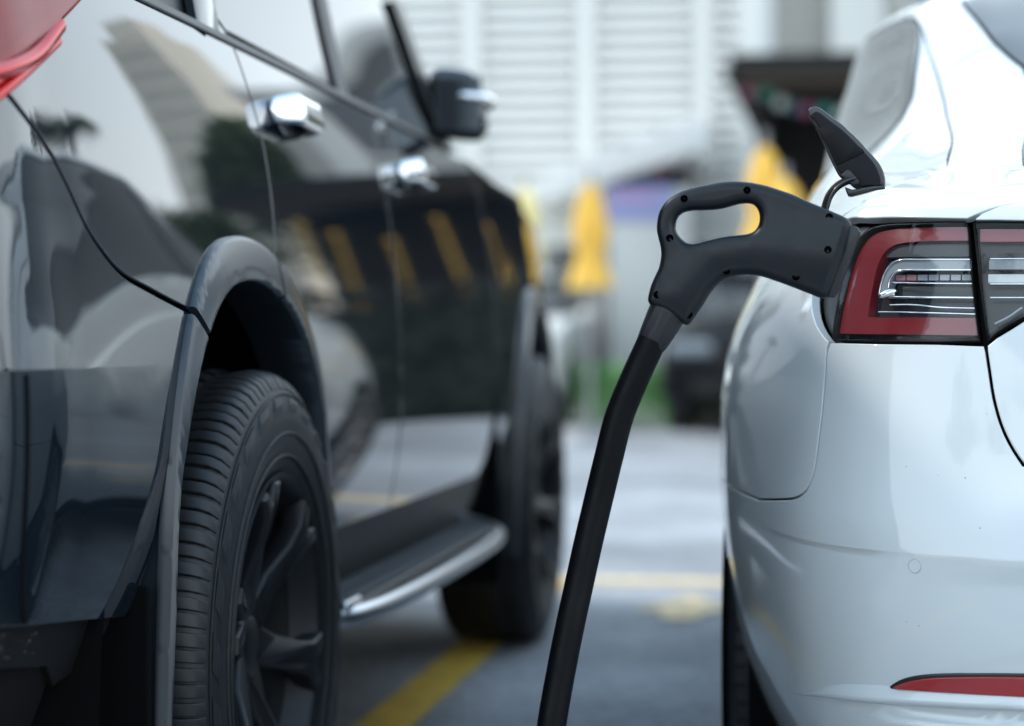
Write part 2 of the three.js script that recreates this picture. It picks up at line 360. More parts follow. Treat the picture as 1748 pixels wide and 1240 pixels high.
// wheel-arch openings (u, v), measured on the flank
const archRear = smooth2([[2.450, 0.27], [2.462, 0.48], [2.482, 0.63], [2.54, 0.755], [2.625, 0.838], [2.72, 0.883], [2.83, 0.896], [2.95, 0.882], [3.06, 0.84], [3.15, 0.762], [3.215, 0.65], [3.245, 0.52], [3.25, 0.38]], 60);
const archFront = archRear.map(([u, v]) => [u + 2.86 + 0.02, v]);
const archOutset = (arc, d) => arc.map((p, i) => { const a = arc[Math.max(0, i - 1)], b = arc[Math.min(arc.length - 1, i + 1)], l = Math.hypot(b[0] - a[0], b[1] - a[1]); const w = typeof d === 'function' ? d(i / (arc.length - 1)) : d; return [p[0] - (b[1] - a[1]) / l * w, p[1] + (b[0] - a[0]) / l * w]; });
{
  const lampEdge = smooth2(suvPx([[0, 141], [40, 117], [90, 77], [130, 37], [160, 3]]), 24);
  const lampTop = lampEdge[lampEdge.length - 1], lampLow = lampEdge[0];
  const seam = smooth2(suvPx([[2, 150], [40, 196], [80, 252], [115, 318], [150, 392], [178, 434], [205, 465], [260, 498], [323, 531]]), 48);
  const doorRear = smooth2([...suvPx([[468, 428], [466, 372], [458, 300], [441, 214], [422, 149], [394, 71], [372, 35], [345, 3]])], 36);
  const dTop = doorRear[doorRear.length - 1];
  const arcIn = archOutset(archRear, 0.012);
  const nearest = (arc, p) => arc.reduce((b, q, i) => Math.hypot(q[0] - p[0], q[1] - p[1]) < b[1] ? [i, Math.hypot(q[0] - p[0], q[1] - p[1])] : b, [0, 1e9])[0];
  const iSeam = nearest(arcIn, seam[seam.length - 1]), iDoor = nearest(arcIn, doorRear[0]);
  // rear quarter panel
  const q = [...seam, ...arcIn.slice(iSeam, iDoor + 1), ...doorRear, [dTop[0] - 0.03, 1.235], [dTop[0] - 0.12, 1.243], [2.12, 1.255], [2.02, 1.26], [lampTop[0] + 0.004, lampTop[1] + 0.06], ...lampEdge.slice().reverse()];
  part('quarter_panel', panel(q, Ssuv, { max: 0.022 }), M.black, suv);
  // rear bumper: two faces that meet in the sharp crease
  const outside = [planTab.u0 + 0.02, 0];
  const sC = seam.findIndex((p) => p[1] < 99) && seam;
  const arcB = arcIn.slice(0, iSeam + 1).reverse(); // from the seam down
  const iC = arcB.findIndex((p) => p[1] < V_CREASE);
  const fr = arcB[iC - 1], to = arcB[iC], tC = (fr[1] - V_CREASE) / (fr[1] - to[1]), cross = [lerp(fr[0], to[0], tC), V_CREASE];
  const upper = [[outside[0], V_CREASE], cross, ...arcB.slice(0, iC).reverse(), ...seam.slice().reverse(), [lampLow[0] - 0.30, lampLow[1] - 0.035], [outside[0], lampLow[1] - 0.06]];
  const flush = (m) => Math.abs(m[1] - V_CREASE) < 2e-3;
  const bumperLow = suvPx([[255, 1059], [130, 1066], [0, 1077]]);
  const vLow = 0.52;
  const lower = [cross, [outside[0], V_CREASE], [outside[0], bumperLow[2][1]], bumperLow[2], bumperLow[1], [2.40, 0.488], [2.432, 0.515], ...arcB.filter((p) => p[1] > 0.56 && p[1] < V_CREASE - 0.006).reverse()];
  part('rear_bumper', merge([panel(upper, Ssuv, { max: 0.022, flush, clampV: [V_CREASE + 1e-4, 9] }), panel(lower, Ssuv, { max: 0.022, flush, clampV: [0, V_CREASE - 1e-4] })]), M.black, suv);
  // the unpainted lower strip of the bumper
  const Slow = offS(Ssuv, -0.014);
  const strip = [[outside[0], bumperLow[2][1] + 0.02], [bumperLow[1][0], bumperLow[1][1] + 0.02], [2.405, 0.505], [2.385, 0.47], [2.34, 0.44], [2.25, 0.428], ...suvPx([[100, 1146], [0, 1152]]), [outside[0], px2suv(0, 1152)[1]]];
  part('bumper_lower_trim', panel(strip, Slow, { gap: 0, depth: 0.05 }), phys({ color: rgb(0.005, 0.0055, 0.0065), roughness: 0.6, specularIntensity: 0.35 }), suv, 'matt dark lower edge of the rear bumper, splashed with mud');
  { // mud splashes: small flat specks stuck on that trim
    const g = [];
    for (let i = 0; i < 90; i++) { const px = 5 + Math.pow(rnd(), 1.6) * 80, py = 1085 + rnd() * 62 + (px - 40) * 0.05, [u, v] = px2suv(px, py), p = Slow(u, v), n = normalOf(Slow, u, v), r = 0.0004 + 0.0018 * Math.pow(rnd(), 4); const c = new THREE.IcosahedronGeometry(r, 0).scale(1, 1, 0.4); c.applyQuaternion(new THREE.Quaternion().setFromUnitVectors(V(0, 0, 1), n)); c.translate(p.x, p.y, p.z); g.push(c); }
    const o = part('mud_specks', merge(g), phys({ color: rgb(0.09, 0.085, 0.07), roughness: 0.95 }), suv); o.userData.kind = 'stuff';
  }
  // upright trim line near the corner of the bumper
  const cr = smooth2(suvPx([[44, 640], [46, 760], [42, 880], [36, 1000], [40, 1064]]), 14).map(([u, v]) => Ssuv(u, v).addScaledVector(normalOf(Ssuv, u, v), 0.0005));
  part('bumper_seam', tube(cr, 0.0026, 30, 6), M.shell, suv);
  // tail lamp: red glass over a red reflector
  const lampPoly = [...lampEdge, [lampTop[0] + 0.03, lampTop[1] + 0.14], [1.95, 1.36], [1.45, 1.36], [1.40, lampLow[1] + 0.02], [lampLow[0] - 0.2, lampLow[1] - 0.03]];
  const lamp = new THREE.Group(); lamp.name = 'tail_light'; suv.add(lamp);
  const inner = (k) => { const c = [1.72, 1.23]; return lampPoly.map((p) => [lerp(c[0], p[0], k), lerp(c[1], p[1], k)]); };
  part('bezel', panel(lampPoly, offS(Ssuv, -0.004), { gap: 0.001, max: 0.03 }), phys({ color: rgb(0.02, 0.004, 0.006), roughness: 0.08 }), lamp);
  part('lens', panel(inner(0.945), offS(Ssuv, 0.010), { gap: 0.001, rad: 0.006, max: 0.02 }), phys({ color: rgb(0.42, 0.007, 0.010), roughness: 0.01, transmission: 0.6, thickness: 0, ior: 1.5, specularIntensity: 0.5 }), lamp);
  const ribs = [];
  for (let k = 0; k < 3; k++) { const pts = suvPx([[-60, 205 - k * 27], [10, 150 - k * 27], [60, 105 - k * 27], [96, 70 - k * 26]]).map(([u, v]) => Ssuv(u, v).addScaledVector(normalOf(Ssuv, u, v), 0.001)); ribs.push(tube(pts, 0.006, 20, 6)); }
  part('reflector', merge(ribs), phys({ color: rgb(0.60, 0.010, 0.010), roughness: 0.22 }), lamp);
  part('light_bar', tube(suvPx([[-50, 130], [5, 118], [52, 94], [92, 45]]).map(([u, v]) => Ssuv(u, v).addScaledVector(normalOf(Ssuv, u, v), 0.004)), 0.010, 24, 10), phys({ color: rgb(0.45, 0.04, 0.045), roughness: 0.15, metalness: 0.6 }), lamp);

  // wheel-arch flares in three lengths, swept round the opening
  const Sfl = (u, v) => { const p = Ssuv(u, Math.max(v, 0.66)); p.y = v; return p; }; Sfl.sign = 1;
  const flareStrip = (arc, t0, t1, wide) => {
    const n = 60, rws = [], out = archOutset(arc, wide);
    const pick = (A, t) => { const f = clamp(t) * (A.length - 1), i = Math.min(A.length - 2, Math.floor(f)); return [lerp(A[i][0], A[i + 1][0], f - i), lerp(A[i][1], A[i + 1][1], f - i)]; };
    const prof = [[1, -0.006], [1, 0.004], [0.97, 0.0065], [0.88, 0.0085], [0.6, 0.0115], [0.35, 0.0140], [0.16, 0.0155], [0.07, 0.0155], [0.015, 0.0130], [0.0, 0.008], [0.0, -0.03], [0.05, -0.07]];
    for (let i = 0; i <= n; i++) {
      const t = lerp(t0, t1, i / n), a = pick(arc, t), b = pick(out, t), k = sstep(-0.02, 0.16, t) * (1 - sstep(0.86, 1.02, t)) * 0.6 + 0.4;
      rws.push(prof.map(([w, h]) => { const u = lerp(a[0], b[0], w), v = lerp(a[1], b[1], w); return Sfl(u, v).addScaledVector(normalOf(Sfl, u, v), h > 0 ? h * (0.6 + 0.5 * k) : h); }));
    }
    const cap = (r, rev) => { const c = r.reduce((s, p) => s.add(p), V(0, 0, 0)).multiplyScalar(1 / r.length), g = []; for (let k = 0; k < r.length - 1; k++) g.push(...(rev ? [c, r[k + 1], r[k]] : [c, r[k], r[k + 1]])); const q = new THREE.BufferGeometry().setFromPoints(g); q.computeVertexNormals(); return q; };
    const prof2 = rows(rws.map((r) => r.slice().reverse()), false, 0.9);
    return merge([prof2, cap(rws[0]), cap(rws[n], true)]);
  };
  const wR = (t) => lerp(0.007, 0.062, sstep(0.20, 0.47, t)) * (1 - 0.25 * sstep(0.7, 1, t));
  const tS = iSeam / 60 + 0.004, tD = iDoor / 60;
  part('wheel_arch_flare', flareStrip(archRear, 0, tS - 0.006, wR), M.flare, suv);
  part('wheel_arch_flare', flareStrip(archRear, tS + 0.001, tD - 0.003, wR), M.flare, suv);
  part('wheel_arch_flare', flareStrip(archRear, tD + 0.003, 1, wR), M.flare, suv);
  part('wheel_arch_flare', flareStrip(archFront, 0, 1, wR), M.flare, suv);

  // doors
  const belt = 1.236, sill = 0.50, uB = 3.87, uF = 5.0;
  const rd = [...doorRear.slice().reverse(), ...arcIn.slice(iDoor, 57), [3.33, 0.50], [uB, sill], [uB, belt], [dTop[0] + 0.01, belt + 0.004]].filter((p, i, A) => i === 0 || Math.hypot(p[0] - A[i - 1][0], p[1] - A[i - 1][1]) > 0.003);
  part('rear_door', panel(rd, Ssuv, { max: 0.03 }), M.black, suv);
  part('front_door', panel([[uB, sill], [4.85, sill], [4.92, 0.54], [uF, 0.72], [uF, 1.0], [4.97, 1.16], [4.9, belt - 0.005], [uB, belt]], Ssuv, { max: 0.03 }), M.black, suv);
  const arcF = archOutset(archFront, 0.012);
  const hood = smooth2([[4.9, 1.232], [5.2, 1.215], [5.6, 1.185], [6.0, 1.14], [6.4, 1.07], [6.75, 1.0]], 16);
  part('front_fender', panel([[5.0, 0.72], [5.03, 0.62], ...arcF.slice(4, 56), [6.28, 0.5], [6.5, 0.5], [6.5, 0.9], [6.45, 1.05], ...hood.filter((p) => p[0] < 6.4).reverse(), [4.97, 1.16], [5.0, 1.0]], Ssuv, { max: 0.035 }), M.black, suv);
  part('front_bumper', panel([[6.5, 0.36], [planTab.u1 - 0.01, 0.36], [planTab.u1 - 0.01, 0.92], [6.5, 0.9]], Ssuv, { max: 0.05 }), M.black, suv);
  part('grille', panel([[6.8, 0.93], [planTab.u1 - 0.01, 0.93], [planTab.u1 - 0.01, 1.06], [6.8, 1.06]], offS(Ssuv, -0.02), { max: 0.05 }), M.satin, suv);
  part('headlight', panel([[6.46, 0.91], [6.8, 0.93], [6.8, 1.04], [6.46, 1.06]], Ssuv, { max: 0.03 }), M.lampClear, suv);
  part('sill', panel([[3.3, 0.36], [4.95, 0.36], [4.95, sill], [3.34, sill]], offS(Ssuv, -0.01), { max: 0.04 }), M.plastic, suv);
  // windows and the pillars between
  const win = (poly, name) => part(name, panel(poly, offS(Ssuv, -0.006), { max: 0.03, rad: 0.003 }), M.glass, suv);
  win([[dTop[0] + 0.07, belt + 0.024], [3.62, belt + 0.018], [3.62, 1.66], [dTop[0] + 0.2, 1.66]], 'rear_door_window');
  win([[3.72, belt + 0.018], [4.60, belt + 0.016], [4.36, 1.50], [4.12, 1.66], [3.72, 1.66]], 'front_door_window');
  win([[2.05, 1.30], [dTop[0] - 0.14, 1.28], [dTop[0] + 0.0, 1.64], [2.25, 1.62]], 'quarter_window');
  part('window_frame', panel([[2.0, belt + 0.006], [4.72, belt + 0.002], [4.42, 1.52], [4.16, 1.72], [2.2, 1.70]], offS(Ssuv, -0.016), { max: 0.05 }), M.plastic, suv);
  const pil = (a, b, w, d) => { const g = []; for (const k of [0, 1]) { } const n = 12, rw = []; for (let i = 0; i <= n; i++) { const t = i / n, u = lerp(a[0], b[0], t), v = lerp(a[1], b[1], t); rw.push([[-w, -0.012], [-w, d], [-w * 0.8, d + 0.003], [w * 0.8, d + 0.003], [w, d], [w, -0.012]].map(([x, h]) => Ssuv(u + x, v).addScaledVector(normalOf(Ssuv, u + x, v), h))); } return rows(rw); };
  part('door_pillar', pil([3.67, belt + 0.01], [3.67, 1.68], 0.042, -0.001), M.plastic, suv);
  part('windscreen_pillar', pil([4.66, belt], [4.40, 1.52], 0.05, 0.006), phys({ color: rgb(0.008, 0.009, 0.011), roughness: 0.3 }), suv);
  part('door_pillar', pil([dTop[0] + 0.0, belt + 0.012], [dTop[0] + 0.12, 1.68], 0.055, 0.0), M.black, suv);
  // belt moulding: a shallow bright strip with a dark lip below the glass
  const beltRow = (v0, v1, h, u0 = 2.0, u1 = 4.72) => { const rw = []; for (let i = 0; i <= 50; i++) { const u = lerp(u0, u1, i / 50), n = normalOf(Ssuv, u, v0); rw.push([[v0, -0.008], [v0, h * 0.6], [lerp(v0, v1, 0.2), h], [lerp(v0, v1, 0.8), h], [v1, h * 0.6], [v1, -0.008]].map(([v, k]) => Ssuv(u, v).addScaledVector(n, k))); } return rows(rw); };
  part('belt_moulding', beltRow(belt + 0.001, belt + 0.013, 0.004), M.plastic, suv);

  // chrome door handles with their cups
  const handle = (px, py, name, L) => {
    const [u, v] = px2suv(px, py), g = new THREE.Group(); g.name = name; suv.add(g);
    const n = 40, rw = [];
    for (let i = 0; i <= n; i++) {
      const t = i / n, uu = u - L / 2 + L * t, e = sstep(0, 0.22, t) * sstep(0, 0.22, 1 - t), cap = Math.min(1, Math.sqrt(Math.max(0, 1 - (1 - Math.min(1, Math.min(t, 1 - t) / 0.07)) ** 2))), up = (0.019 + 0.004 * e) * cap + 0.0005, lift = 0.004 + 0.032 * e, th = (0.010 - 0.001 * e) * cap + 0.0005, ring = [];
      for (let k = 0; k <= 24; k++) { const a = k / 24 * Math.PI * 2, sq = (x) => Math.sign(x) * Math.pow(Math.abs(x), 0.7), vv = v + 0.006 * (0.5 - t) + sq(Math.sin(a)) * up; ring.push(Ssuv(uu, vv).addScaledVector(normalOf(Ssuv, uu, v), lift + sq(Math.cos(a)) * th)); }
      rw.push(ring);
    }
    part('grip', rows(rw, false, 0), M.chrome, g);
    const cup = new THREE.SphereGeometry(0.05, 24, 10, 0, Math.PI * 2, 0, Math.PI / 2).rotateZ(-Math.PI / 2).scale(0.12, 0.62, 1.0), p = Ssuv(u - 0.01, v - 0.004);
    part('cup', cup.translate(p.x + 0.0005, p.y, p.z), M.black, g);
  };
  handle(488, 203, 'door_handle', 0.20); handle(697, 303, 'door_handle', 0.20);
}
{ // roof, bonnet, windscreens, tailgate, underbody, and the far flank
  const edge = (u, v) => Ssuv(u, v);
  const crossRows = (list, crown) => rows(list.map((p) => { const r = []; for (let k = 0; k <= 14; k++) { const t = k / 14, x = lerp(p.x, 2 * SUV_C - p.x, t); r.push(V(x, p.y + crown * (1 - (2 * t - 1) ** 2), p.z)); } return r; }).map((r) => r.reverse()), false, 0.5);
  const roofPts = [], ws = [], bon = [], gate = [];
  for (let i = 0; i <= 20; i++) { const u = lerp(2.15, 4.15, i / 20); roofPts.push(edge(u, 1.72).setY(1.735 + 0.02 * Math.sin(i / 20 * Math.PI))); }
  for (let i = 0; i <= 8; i++) { const t = i / 8; ws.push(V(lerp(-1.0, -0.93, t), lerp(1.735, 1.235, t), -lerp(4.15, 4.92, t))); }
  const hood = [[4.92, 1.235], [5.3, 1.208], [5.7, 1.176], [6.1, 1.125], [6.4, 1.07], [6.62, 1.0]];
  for (const [u, v] of hood) { const p = edge(u, v); bon.push(p.setY(v)); }
  for (let i = 0; i <= 8; i++) { const t = i / 8; gate.push(V(lerp(-1.03, -1.0, t), lerp(1.735, 1.22, t), -lerp(2.15, 1.84, t))); }
  part('roof', crossRows(roofPts, 0.05), M.black, suv);
  part('windscreen', crossRows(ws, 0.03), M.glass, suv);
  part('bonnet', crossRows(bon, 0.04), M.black, suv);
  part('rear_window', crossRows(gate.slice().reverse(), 0.01), M.glass, suv);
  part('tailgate', bx(1.2, 0.75, 0.05, SUV_C, 0.86, -1.84), M.black, suv);
  const notWheel = (p) => { const s = -p.z; for (const c of [2.84, 5.70]) if (Math.hypot(s - c, p.y - 0.36) < 0.60 && p.y < 0.96) return false; return true; };
  part('body_shell', sheet(offS(Ssuv, -0.022), planTab.u0 + 0.03, planTab.u1 - 0.03, 190, 0.30, 1.225, 34, notWheel), M.shell, suv);
  part('underbody', merge([bx(1.30, 0.34, 4.7, SUV_C, 0.48, -4.2), bx(1.5, 0.7, 1.55, SUV_C, 0.62, -4.25)]), M.shell, suv);
  // arch liners: half-round tubs behind each opening
  const liners = [];
  for (const c of [2.84, 5.70]) for (const side of [1, -1]) {
    const rw = []; for (let i = 0; i <= 24; i++) { const a = lerp(-0.25, Math.PI + 0.25, i / 24); rw.push([0, 0.5].map((k) => V(SUV_C + side * (0.9 - 0.02 - k), 0.36 + 0.575 * Math.sin(a), -(c - 0.54 * Math.cos(a))))); }
    liners.push(rows(rw)); liners.push(bx(0.02, 0.95, 1.2, SUV_C + side * 0.38, 0.55, -c));
  }
  liners.forEach((g, i) => part(i % 2 ? 'arch_wall' : 'arch_liner', g, M.liner, suv));
  // the unseen flank mirrors the near one
  const left = suv.children.filter((o) => o.isMesh && /panel|bumper$|door$|fender|window|pillar|flare|sill|moulding|headlight|shell|trim/.test(o.name));
  for (const o of left) part(o.name, mirrorX(o.geometry, SUV_C), o.material, suv);
}
// wheels
function tyreProfile(Rt, W, Rr) { // (x across from the outer face, r)
  return [[0.022, Rr - 0.006], [0.012, Rr + 0.006], [0.006, Rr + 0.018], [0.0, Rr + 0.045], [-0.003, Rr + 0.075], [-0.001, Rt - 0.055], [0.006, Rt - 0.034], [0.014, Rt - 0.021], [0.026, Rt - 0.012], [0.045, Rt - 0.008], [W / 2, Rt - 0.006], [W - 0.045, Rt - 0.008], [W - 0.02, Rt - 0.015], [W - 0.006, Rt - 0.034], [W, Rt - 0.08], [W - 0.008, Rr + 0.02], [W - 0.02, Rr - 0.006]];
}
function lathe(prof, seg = 96) { // profile (x, r) turned about the x axis; x runs inward (away from the viewer's side)
  const g = new THREE.LatheGeometry(prof.map(([x, r]) => new THREE.Vector2(r, x)), seg); return toCreasedNormals(g.rotateZ(Math.PI / 2), 0.7); // y -> -x
}
function makeSuvWheel(parent, x, s, side = 1, detail = true) {
  const w = new THREE.Group(); w.name = 'wheel'; w.position.set(x, 0.388, -s); if (side < 0) w.rotation.y = Math.PI; parent.add(w);
  const Rt = 0.388, W = 0.265, Rr = 0.235;
  const base = lathe(tyreProfile(Rt, W, Rr).map(([a, r]) => [a, r]), 128), g = [base];
  // tread: blocks that run over the shoulder, sipes between, ribs inside
  const block = (a0, a1, path, h, skew) => {
    const n = path.length, rw = [];
    for (let i = 0; i < n; i++) {
      const [bx_, br] = path[i], sk = skew * (i / (n - 1) - 0.5), q = [];
      for (const [t, dh] of [[0, -0.006], [0.06, h * 0.8], [0.12, h], [0.88, h], [0.94, h * 0.8], [1, -0.006]]) { const a = lerp(a0, a1, t) + sk, edge = i === 0 || i === n - 1 ? (dh > 0 ? dh * 0.4 : dh) : dh; const rr = br + edge * path[i][2], xx = bx_ - edge * (1 - path[i][2]) * 1.0; q.push(V(-xx, rr * Math.cos(a), rr * Math.sin(a))); }
      rw.push(q);
    }
    return rows(rw, false, 0.5);
  };
  if (detail) {
    const N = 54;
    for (let k = 0; k < N; k++) {
      const a = k / N * Math.PI * 2, p = Math.PI * 2 / N, j = (k % 3) * 0.06;
      const sh = [[0.075, Rt - 0.0075, 1], [0.05, Rt - 0.008, 1], [0.03, Rt - 0.011, 0.9], [0.018, Rt - 0.018, 0.75], [0.009, Rt - 0.029, 0.45]];
      g.push(block(a, a + p * (0.46 - j * 0.4), sh, 0.0065, 0.012), block(a + p * (0.49 - j * 0.4), a + p * 0.89, sh, 0.0065, 0.012));
      g.push(block(a + p * 0.1, a + p * 0.92, [[0.128, Rt - 0.0065, 1], [0.105, Rt - 0.0065, 1], [0.086, Rt - 0.0075, 1]], 0.0065, 0.05));
      g.push(block(a + p * 0.3, a + p * 1.15, [[0.178, Rt - 0.0065, 1], [0.16, Rt - 0.0065, 1], [0.139, Rt - 0.0065, 1]], 0.0065, -0.05));
      g.push(block(a + p * 0.05, a + p * 0.85, [[0.25, Rt - 0.02, 0.9], [0.225, Rt - 0.009, 1], [0.19, Rt - 0.0075, 1]], 0.0065, 0.01));
      // raised marks on the sidewall below the shoulder
      if (k % 2 === 0) g.push(block(a + p * 0.2, a + p * 1.5, [[0.0035, Rt - 0.040, 0], [0.0005, Rt - 0.049, 0], [-0.001, Rt - 0.060, 0]], 0.0032, 0.07));
    }
    // rim protector rib and moulded rings
    for (const [xx, r, t] of [[-0.0025, Rr + 0.062, 0.0022], [0.002, Rr + 0.03, 0.0025], [0.004, Rt - 0.036, 0.0016]]) g.push(new THREE.TorusGeometry(r, t, 6, 128).rotateY(Math.PI / 2).translate(-xx, 0, 0));
  }
  part('tyre', merge(g), M.rubber, w);
  // rim: dished barrel, flange, six forked spokes, hub
  const rim = [lathe([[0.235, 0.20], [0.20, 0.212], [0.05, 0.218], [0.03, 0.226], [0.02, 0.233], [0.014, 0.2385], [0.008, 0.2415], [0.0045, 0.2405], [0.006, 0.235], [0.012, 0.2295], [0.026, 0.2245], [0.05, 0.213]], 96)];
  const sp = new THREE.Shape([[-0.026, 0.03], [-0.019, 0.10], [-0.0165, 0.16], [-0.021, 0.195], [-0.038, 0.224], [-0.024, 0.226], [-0.005, 0.205], [0.005, 0.205], [0.024, 0.226], [0.038, 0.224], [0.021, 0.195], [0.0165, 0.16], [0.019, 0.10], [0.026, 0.03]].reverse().map((p) => new THREE.Vector2(...p)));
  for (let k = 0; k < 6; k++) {
    const e = new THREE.ExtrudeGeometry(sp, { depth: 0.022, bevelEnabled: true, bevelSize: 0.006, bevelThickness: 0.007, bevelSegments: 3, curveSegments: 6 });
    const p = e.attributes.position; for (let i = 0; i < p.count; i++) p.setZ(i, p.getZ(i) - 0.030 - 0.05 * (1 - sstep(0.05, 0.22, p.getY(i)))); // dish
    rim.push(toCreasedNormals(e.rotateY(Math.PI / 2).rotateX(k * Math.PI / 3 + 0.26), 0.6));
  }
  rim.push(lathe([[0.09, 0.08], [0.074, 0.078], [0.066, 0.066], [0.064, 0.04], [0.05, 0.037], [0.047, 0.03], [0.047, 0.0]], 48));
  part('rim', merge(rim), M.rim, w);
  const nuts = []; for (let k = 0; k < 6; k++) { const a = k / 6 * Math.PI * 2; nuts.push(new THREE.CylinderGeometry(0.0105, 0.0105, 0.03, 6).rotateZ(Math.PI / 2).translate(-0.062, 0.057 * Math.cos(a), 0.057 * Math.sin(a))); }
  nuts.forEach((g) => part('wheel_nut', g, M.rim, w));
  part('brake_disc', merge([new THREE.CylinderGeometry(0.165, 0.165, 0.02, 48).rotateZ(Math.PI / 2).translate(-0.13, 0, 0)]), M.metalGrey, w);
  return w;
}
makeSuvWheel(suv, -0.772, 2.936);
makeSuvWheel(suv, -0.772, 5.736);
makeSuvWheel(suv, 2 * SUV_C + 0.772, 2.936, -1, false); makeSuvWheel(suv, 2 * SUV_C + 0.772, 5.736, -1, false);
{ // mud flap behind the rear wheel
  part('mud_flap', rbx(0.20, 0.38, 0.012, 0.005, -0.905, 0.335, -2.437), M.liner, suv);
  // running board: tread plate, bright edges, ribs, brackets
  const rb = new THREE.Group(); rb.name = 'running_board'; suv.add(rb);
  const y = 0.372, s0 = 3.36, s1 = 4.98, xo = -0.772, xi = -0.95;
  const edge = [V(xi, y + 0.06, -(s0 - 0.03)), V(xi + 0.05, y + 0.02, -(s0 - 0.02)), V(xo - 0.03, y - 0.004, -s0), V(xo, y - 0.006, -(s0 + 0.1)), V(xo, y - 0.006, -(s1 - 0.14)), V(xo - 0.03, y - 0.002, -(s1 - 0.03)), V(xi + 0.05, y + 0.03, -s1), V(xi, y + 0.08, -(s1 + 0.01))];
  const ec = new THREE.CatmullRomCurve3(edge, false, 'centripetal'), es = new THREE.Shape(); es.absellipse(0, 0, 0.021, 0.024, 0, Math.PI * 2);
  const eg = new THREE.TubeGeometry(ec, 90, 0.0175, 14); part('edge_bar', eg, M.satin, rb);
  part('tread_plate', rbx(xo - xi - 0.01, 0.03, s1 - s0 - 0.06, 0.008, (xo + xi) / 2 - 0.006, y - 0.004, -(s0 + s1) / 2), M.plastic, rb);
  const ribs = []; for (let k = 0; k < 44; k++) for (let j = 0; j < 3; j++) ribs.push(rbx(0.034, 0.006, 0.016, 0.0025, xi + 0.045 + j * 0.046, y + 0.014, -(s0 + 0.10 + k * 0.033), 2));
  part('tread_ribs', merge(ribs), phys({ color: rgb(0.10, 0.11, 0.12), roughness: 0.45 }), rb);
  part('end_plate', rbx(xo - xi - 0.01, 0.022, 0.10, 0.008, (xo + xi) / 2, y + 0.012, -(s0 + 0.05)), M.satin, rb);
  part('inner_rail', tube([V(xi - 0.02, y + 0.1, -3.3), V(xi - 0.015, y + 0.1, -4.1), V(xi - 0.02, y + 0.1, -5.0)], 0.03, 30, 10), M.plastic, rb);
  for (const s of [3.55, 4.15, 4.75]) part('bracket', bx(0.3, 0.03, 0.05, xi - 0.08, y - 0.01, -s), M.shell, rb);
  // door mirror
  const mi = new THREE.Group(); mi.name = 'door_mirror'; suv.add(mi);
  const c = at(782, 178, 4.62); c.x -= 0.0;
  const shell = new THREE.SphereGeometry(1, 36, 24); { const p = shell.attributes.position; for (let i = 0; i < p.count; i++) { let x = p.getX(i), yy = p.getY(i), z = p.getZ(i); const q = (t, e) => Math.sign(t) * Math.pow(Math.abs(t), e); x = q(x, 0.55); yy = q(yy, 0.6); z = q(z, 0.7); if (z > 0) z *= 0.28; p.setXYZ(i, x * 0.062 + 0.012 * yy * -1, yy * 0.078 - x * 0.006, z * 0.11); } shell.computeVertexNormals(); }
  part('housing', shell.rotateY(0.25).translate(c.x, c.y, c.z), M.black, mi);
  part('mirror_glass', rbx(0.10, 0.12, 0.006, 0.003, 0, 0, 0).rotateY(0.25).translate(c.x + 0.006, c.y - 0.002, c.z + 0.034), phys({ color: rgb(0.10, 0.115, 0.13), roughness: 0.03, metalness: 1 }), mi);
  part('trim_strip', tube([V(-0.05, 0.004, -0.04), V(0.0, 0.012, -0.09), V(0.055, 0.01, -0.06), V(0.063, 0.006, -0.005)].map((p) => p.applyAxisAngle(V(0, 1, 0), 0.25).add(c)), 0.02, 20, 10), M.chrome, mi);
  part('chrome_band', tube([V(-0.02, 0.012, 0.02), V(0.03, 0.014, 0.026), V(0.058, 0.012, 0.012), V(0.066, 0.01, -0.03)].map((p) => p.add(c)), 0.012, 20, 10), M.chrome, mi);
  part('mirror_arm', rbx(0.11, 0.05, 0.07, 0.02, c.x - 0.08, c.y - 0.075, c.z - 0.02), M.plastic, mi);
  part('mirror_base', rbx(0.05, 0.09, 0.14, 0.015, c.x - 0.135, c.y - 0.085, c.z - 0.02), M.plastic, mi);
}

// ───────────────────────── the white car: one surface T(u, v); u = column round the body from the rear centre, v = row upwards
const TC = 0.743;
const baseC = [[.743, 2.50], [.45, 2.505], [.22, 2.525], [.08, 2.56], [-.01, 2.63], [-.07, 2.75], [-.125, 2.98], [-.165, 3.22], [-.185, 3.5], [-.185, 4.3], [-.183, 5.2], [-.178, 6.1], [-.14, 6.65], [-.04, 6.98], [.2, 7.14], [.743, 7.2]];
const wSide = [0, 0, 0, .1, .35, .6, .85, 1, 1, 1, 1, 1, .75, .45, .2, 0], hFac = [1, 1, 1, 1, 1, 1, 1, 1, 1, 1, 1, .99, .965, .9, .83, .81];
const dRear = curve1([[.16, .14], [.28, .06], [.36, .03], [.44, .012], [.52, .004], [.56, .002], [.62, .012], [.70, .026], [.78, .038], [.815, .044], [.88, .055], [.945, .064], [.970, .073]]);
const dSide = curve1([[.16, .12], [.25, .07], [.35, .03], [.45, .01], [.55, 0], [.7, 0], [.76, .004], [.82, .018], [.88, .042], [.93, .066], [.945, .075], [.970, .094]]);
const levels = [.16, .28, .36, .44, .52, .58, .66, .74, .815, .88, .945, .970];
const netRows = levels.map((h) => baseC.map(([x, s], j) => {
  const a = baseC[Math.max(0, j - 1)], b = baseC[Math.min(15, j + 1)], l = Math.hypot(b[0] - a[0], b[1] - a[1]);
  let nx = -(b[1] - a[1]) / l, ns = (b[0] - a[0]) / l; if (j === 0 || j === 15) { nx = 0; ns = j ? 1 : -1; }
  const d = lerp(dRear(h), dSide(h), wSide[j]);
  return [x - nx * d, s - ns * d, h * hFac[j]];
}));
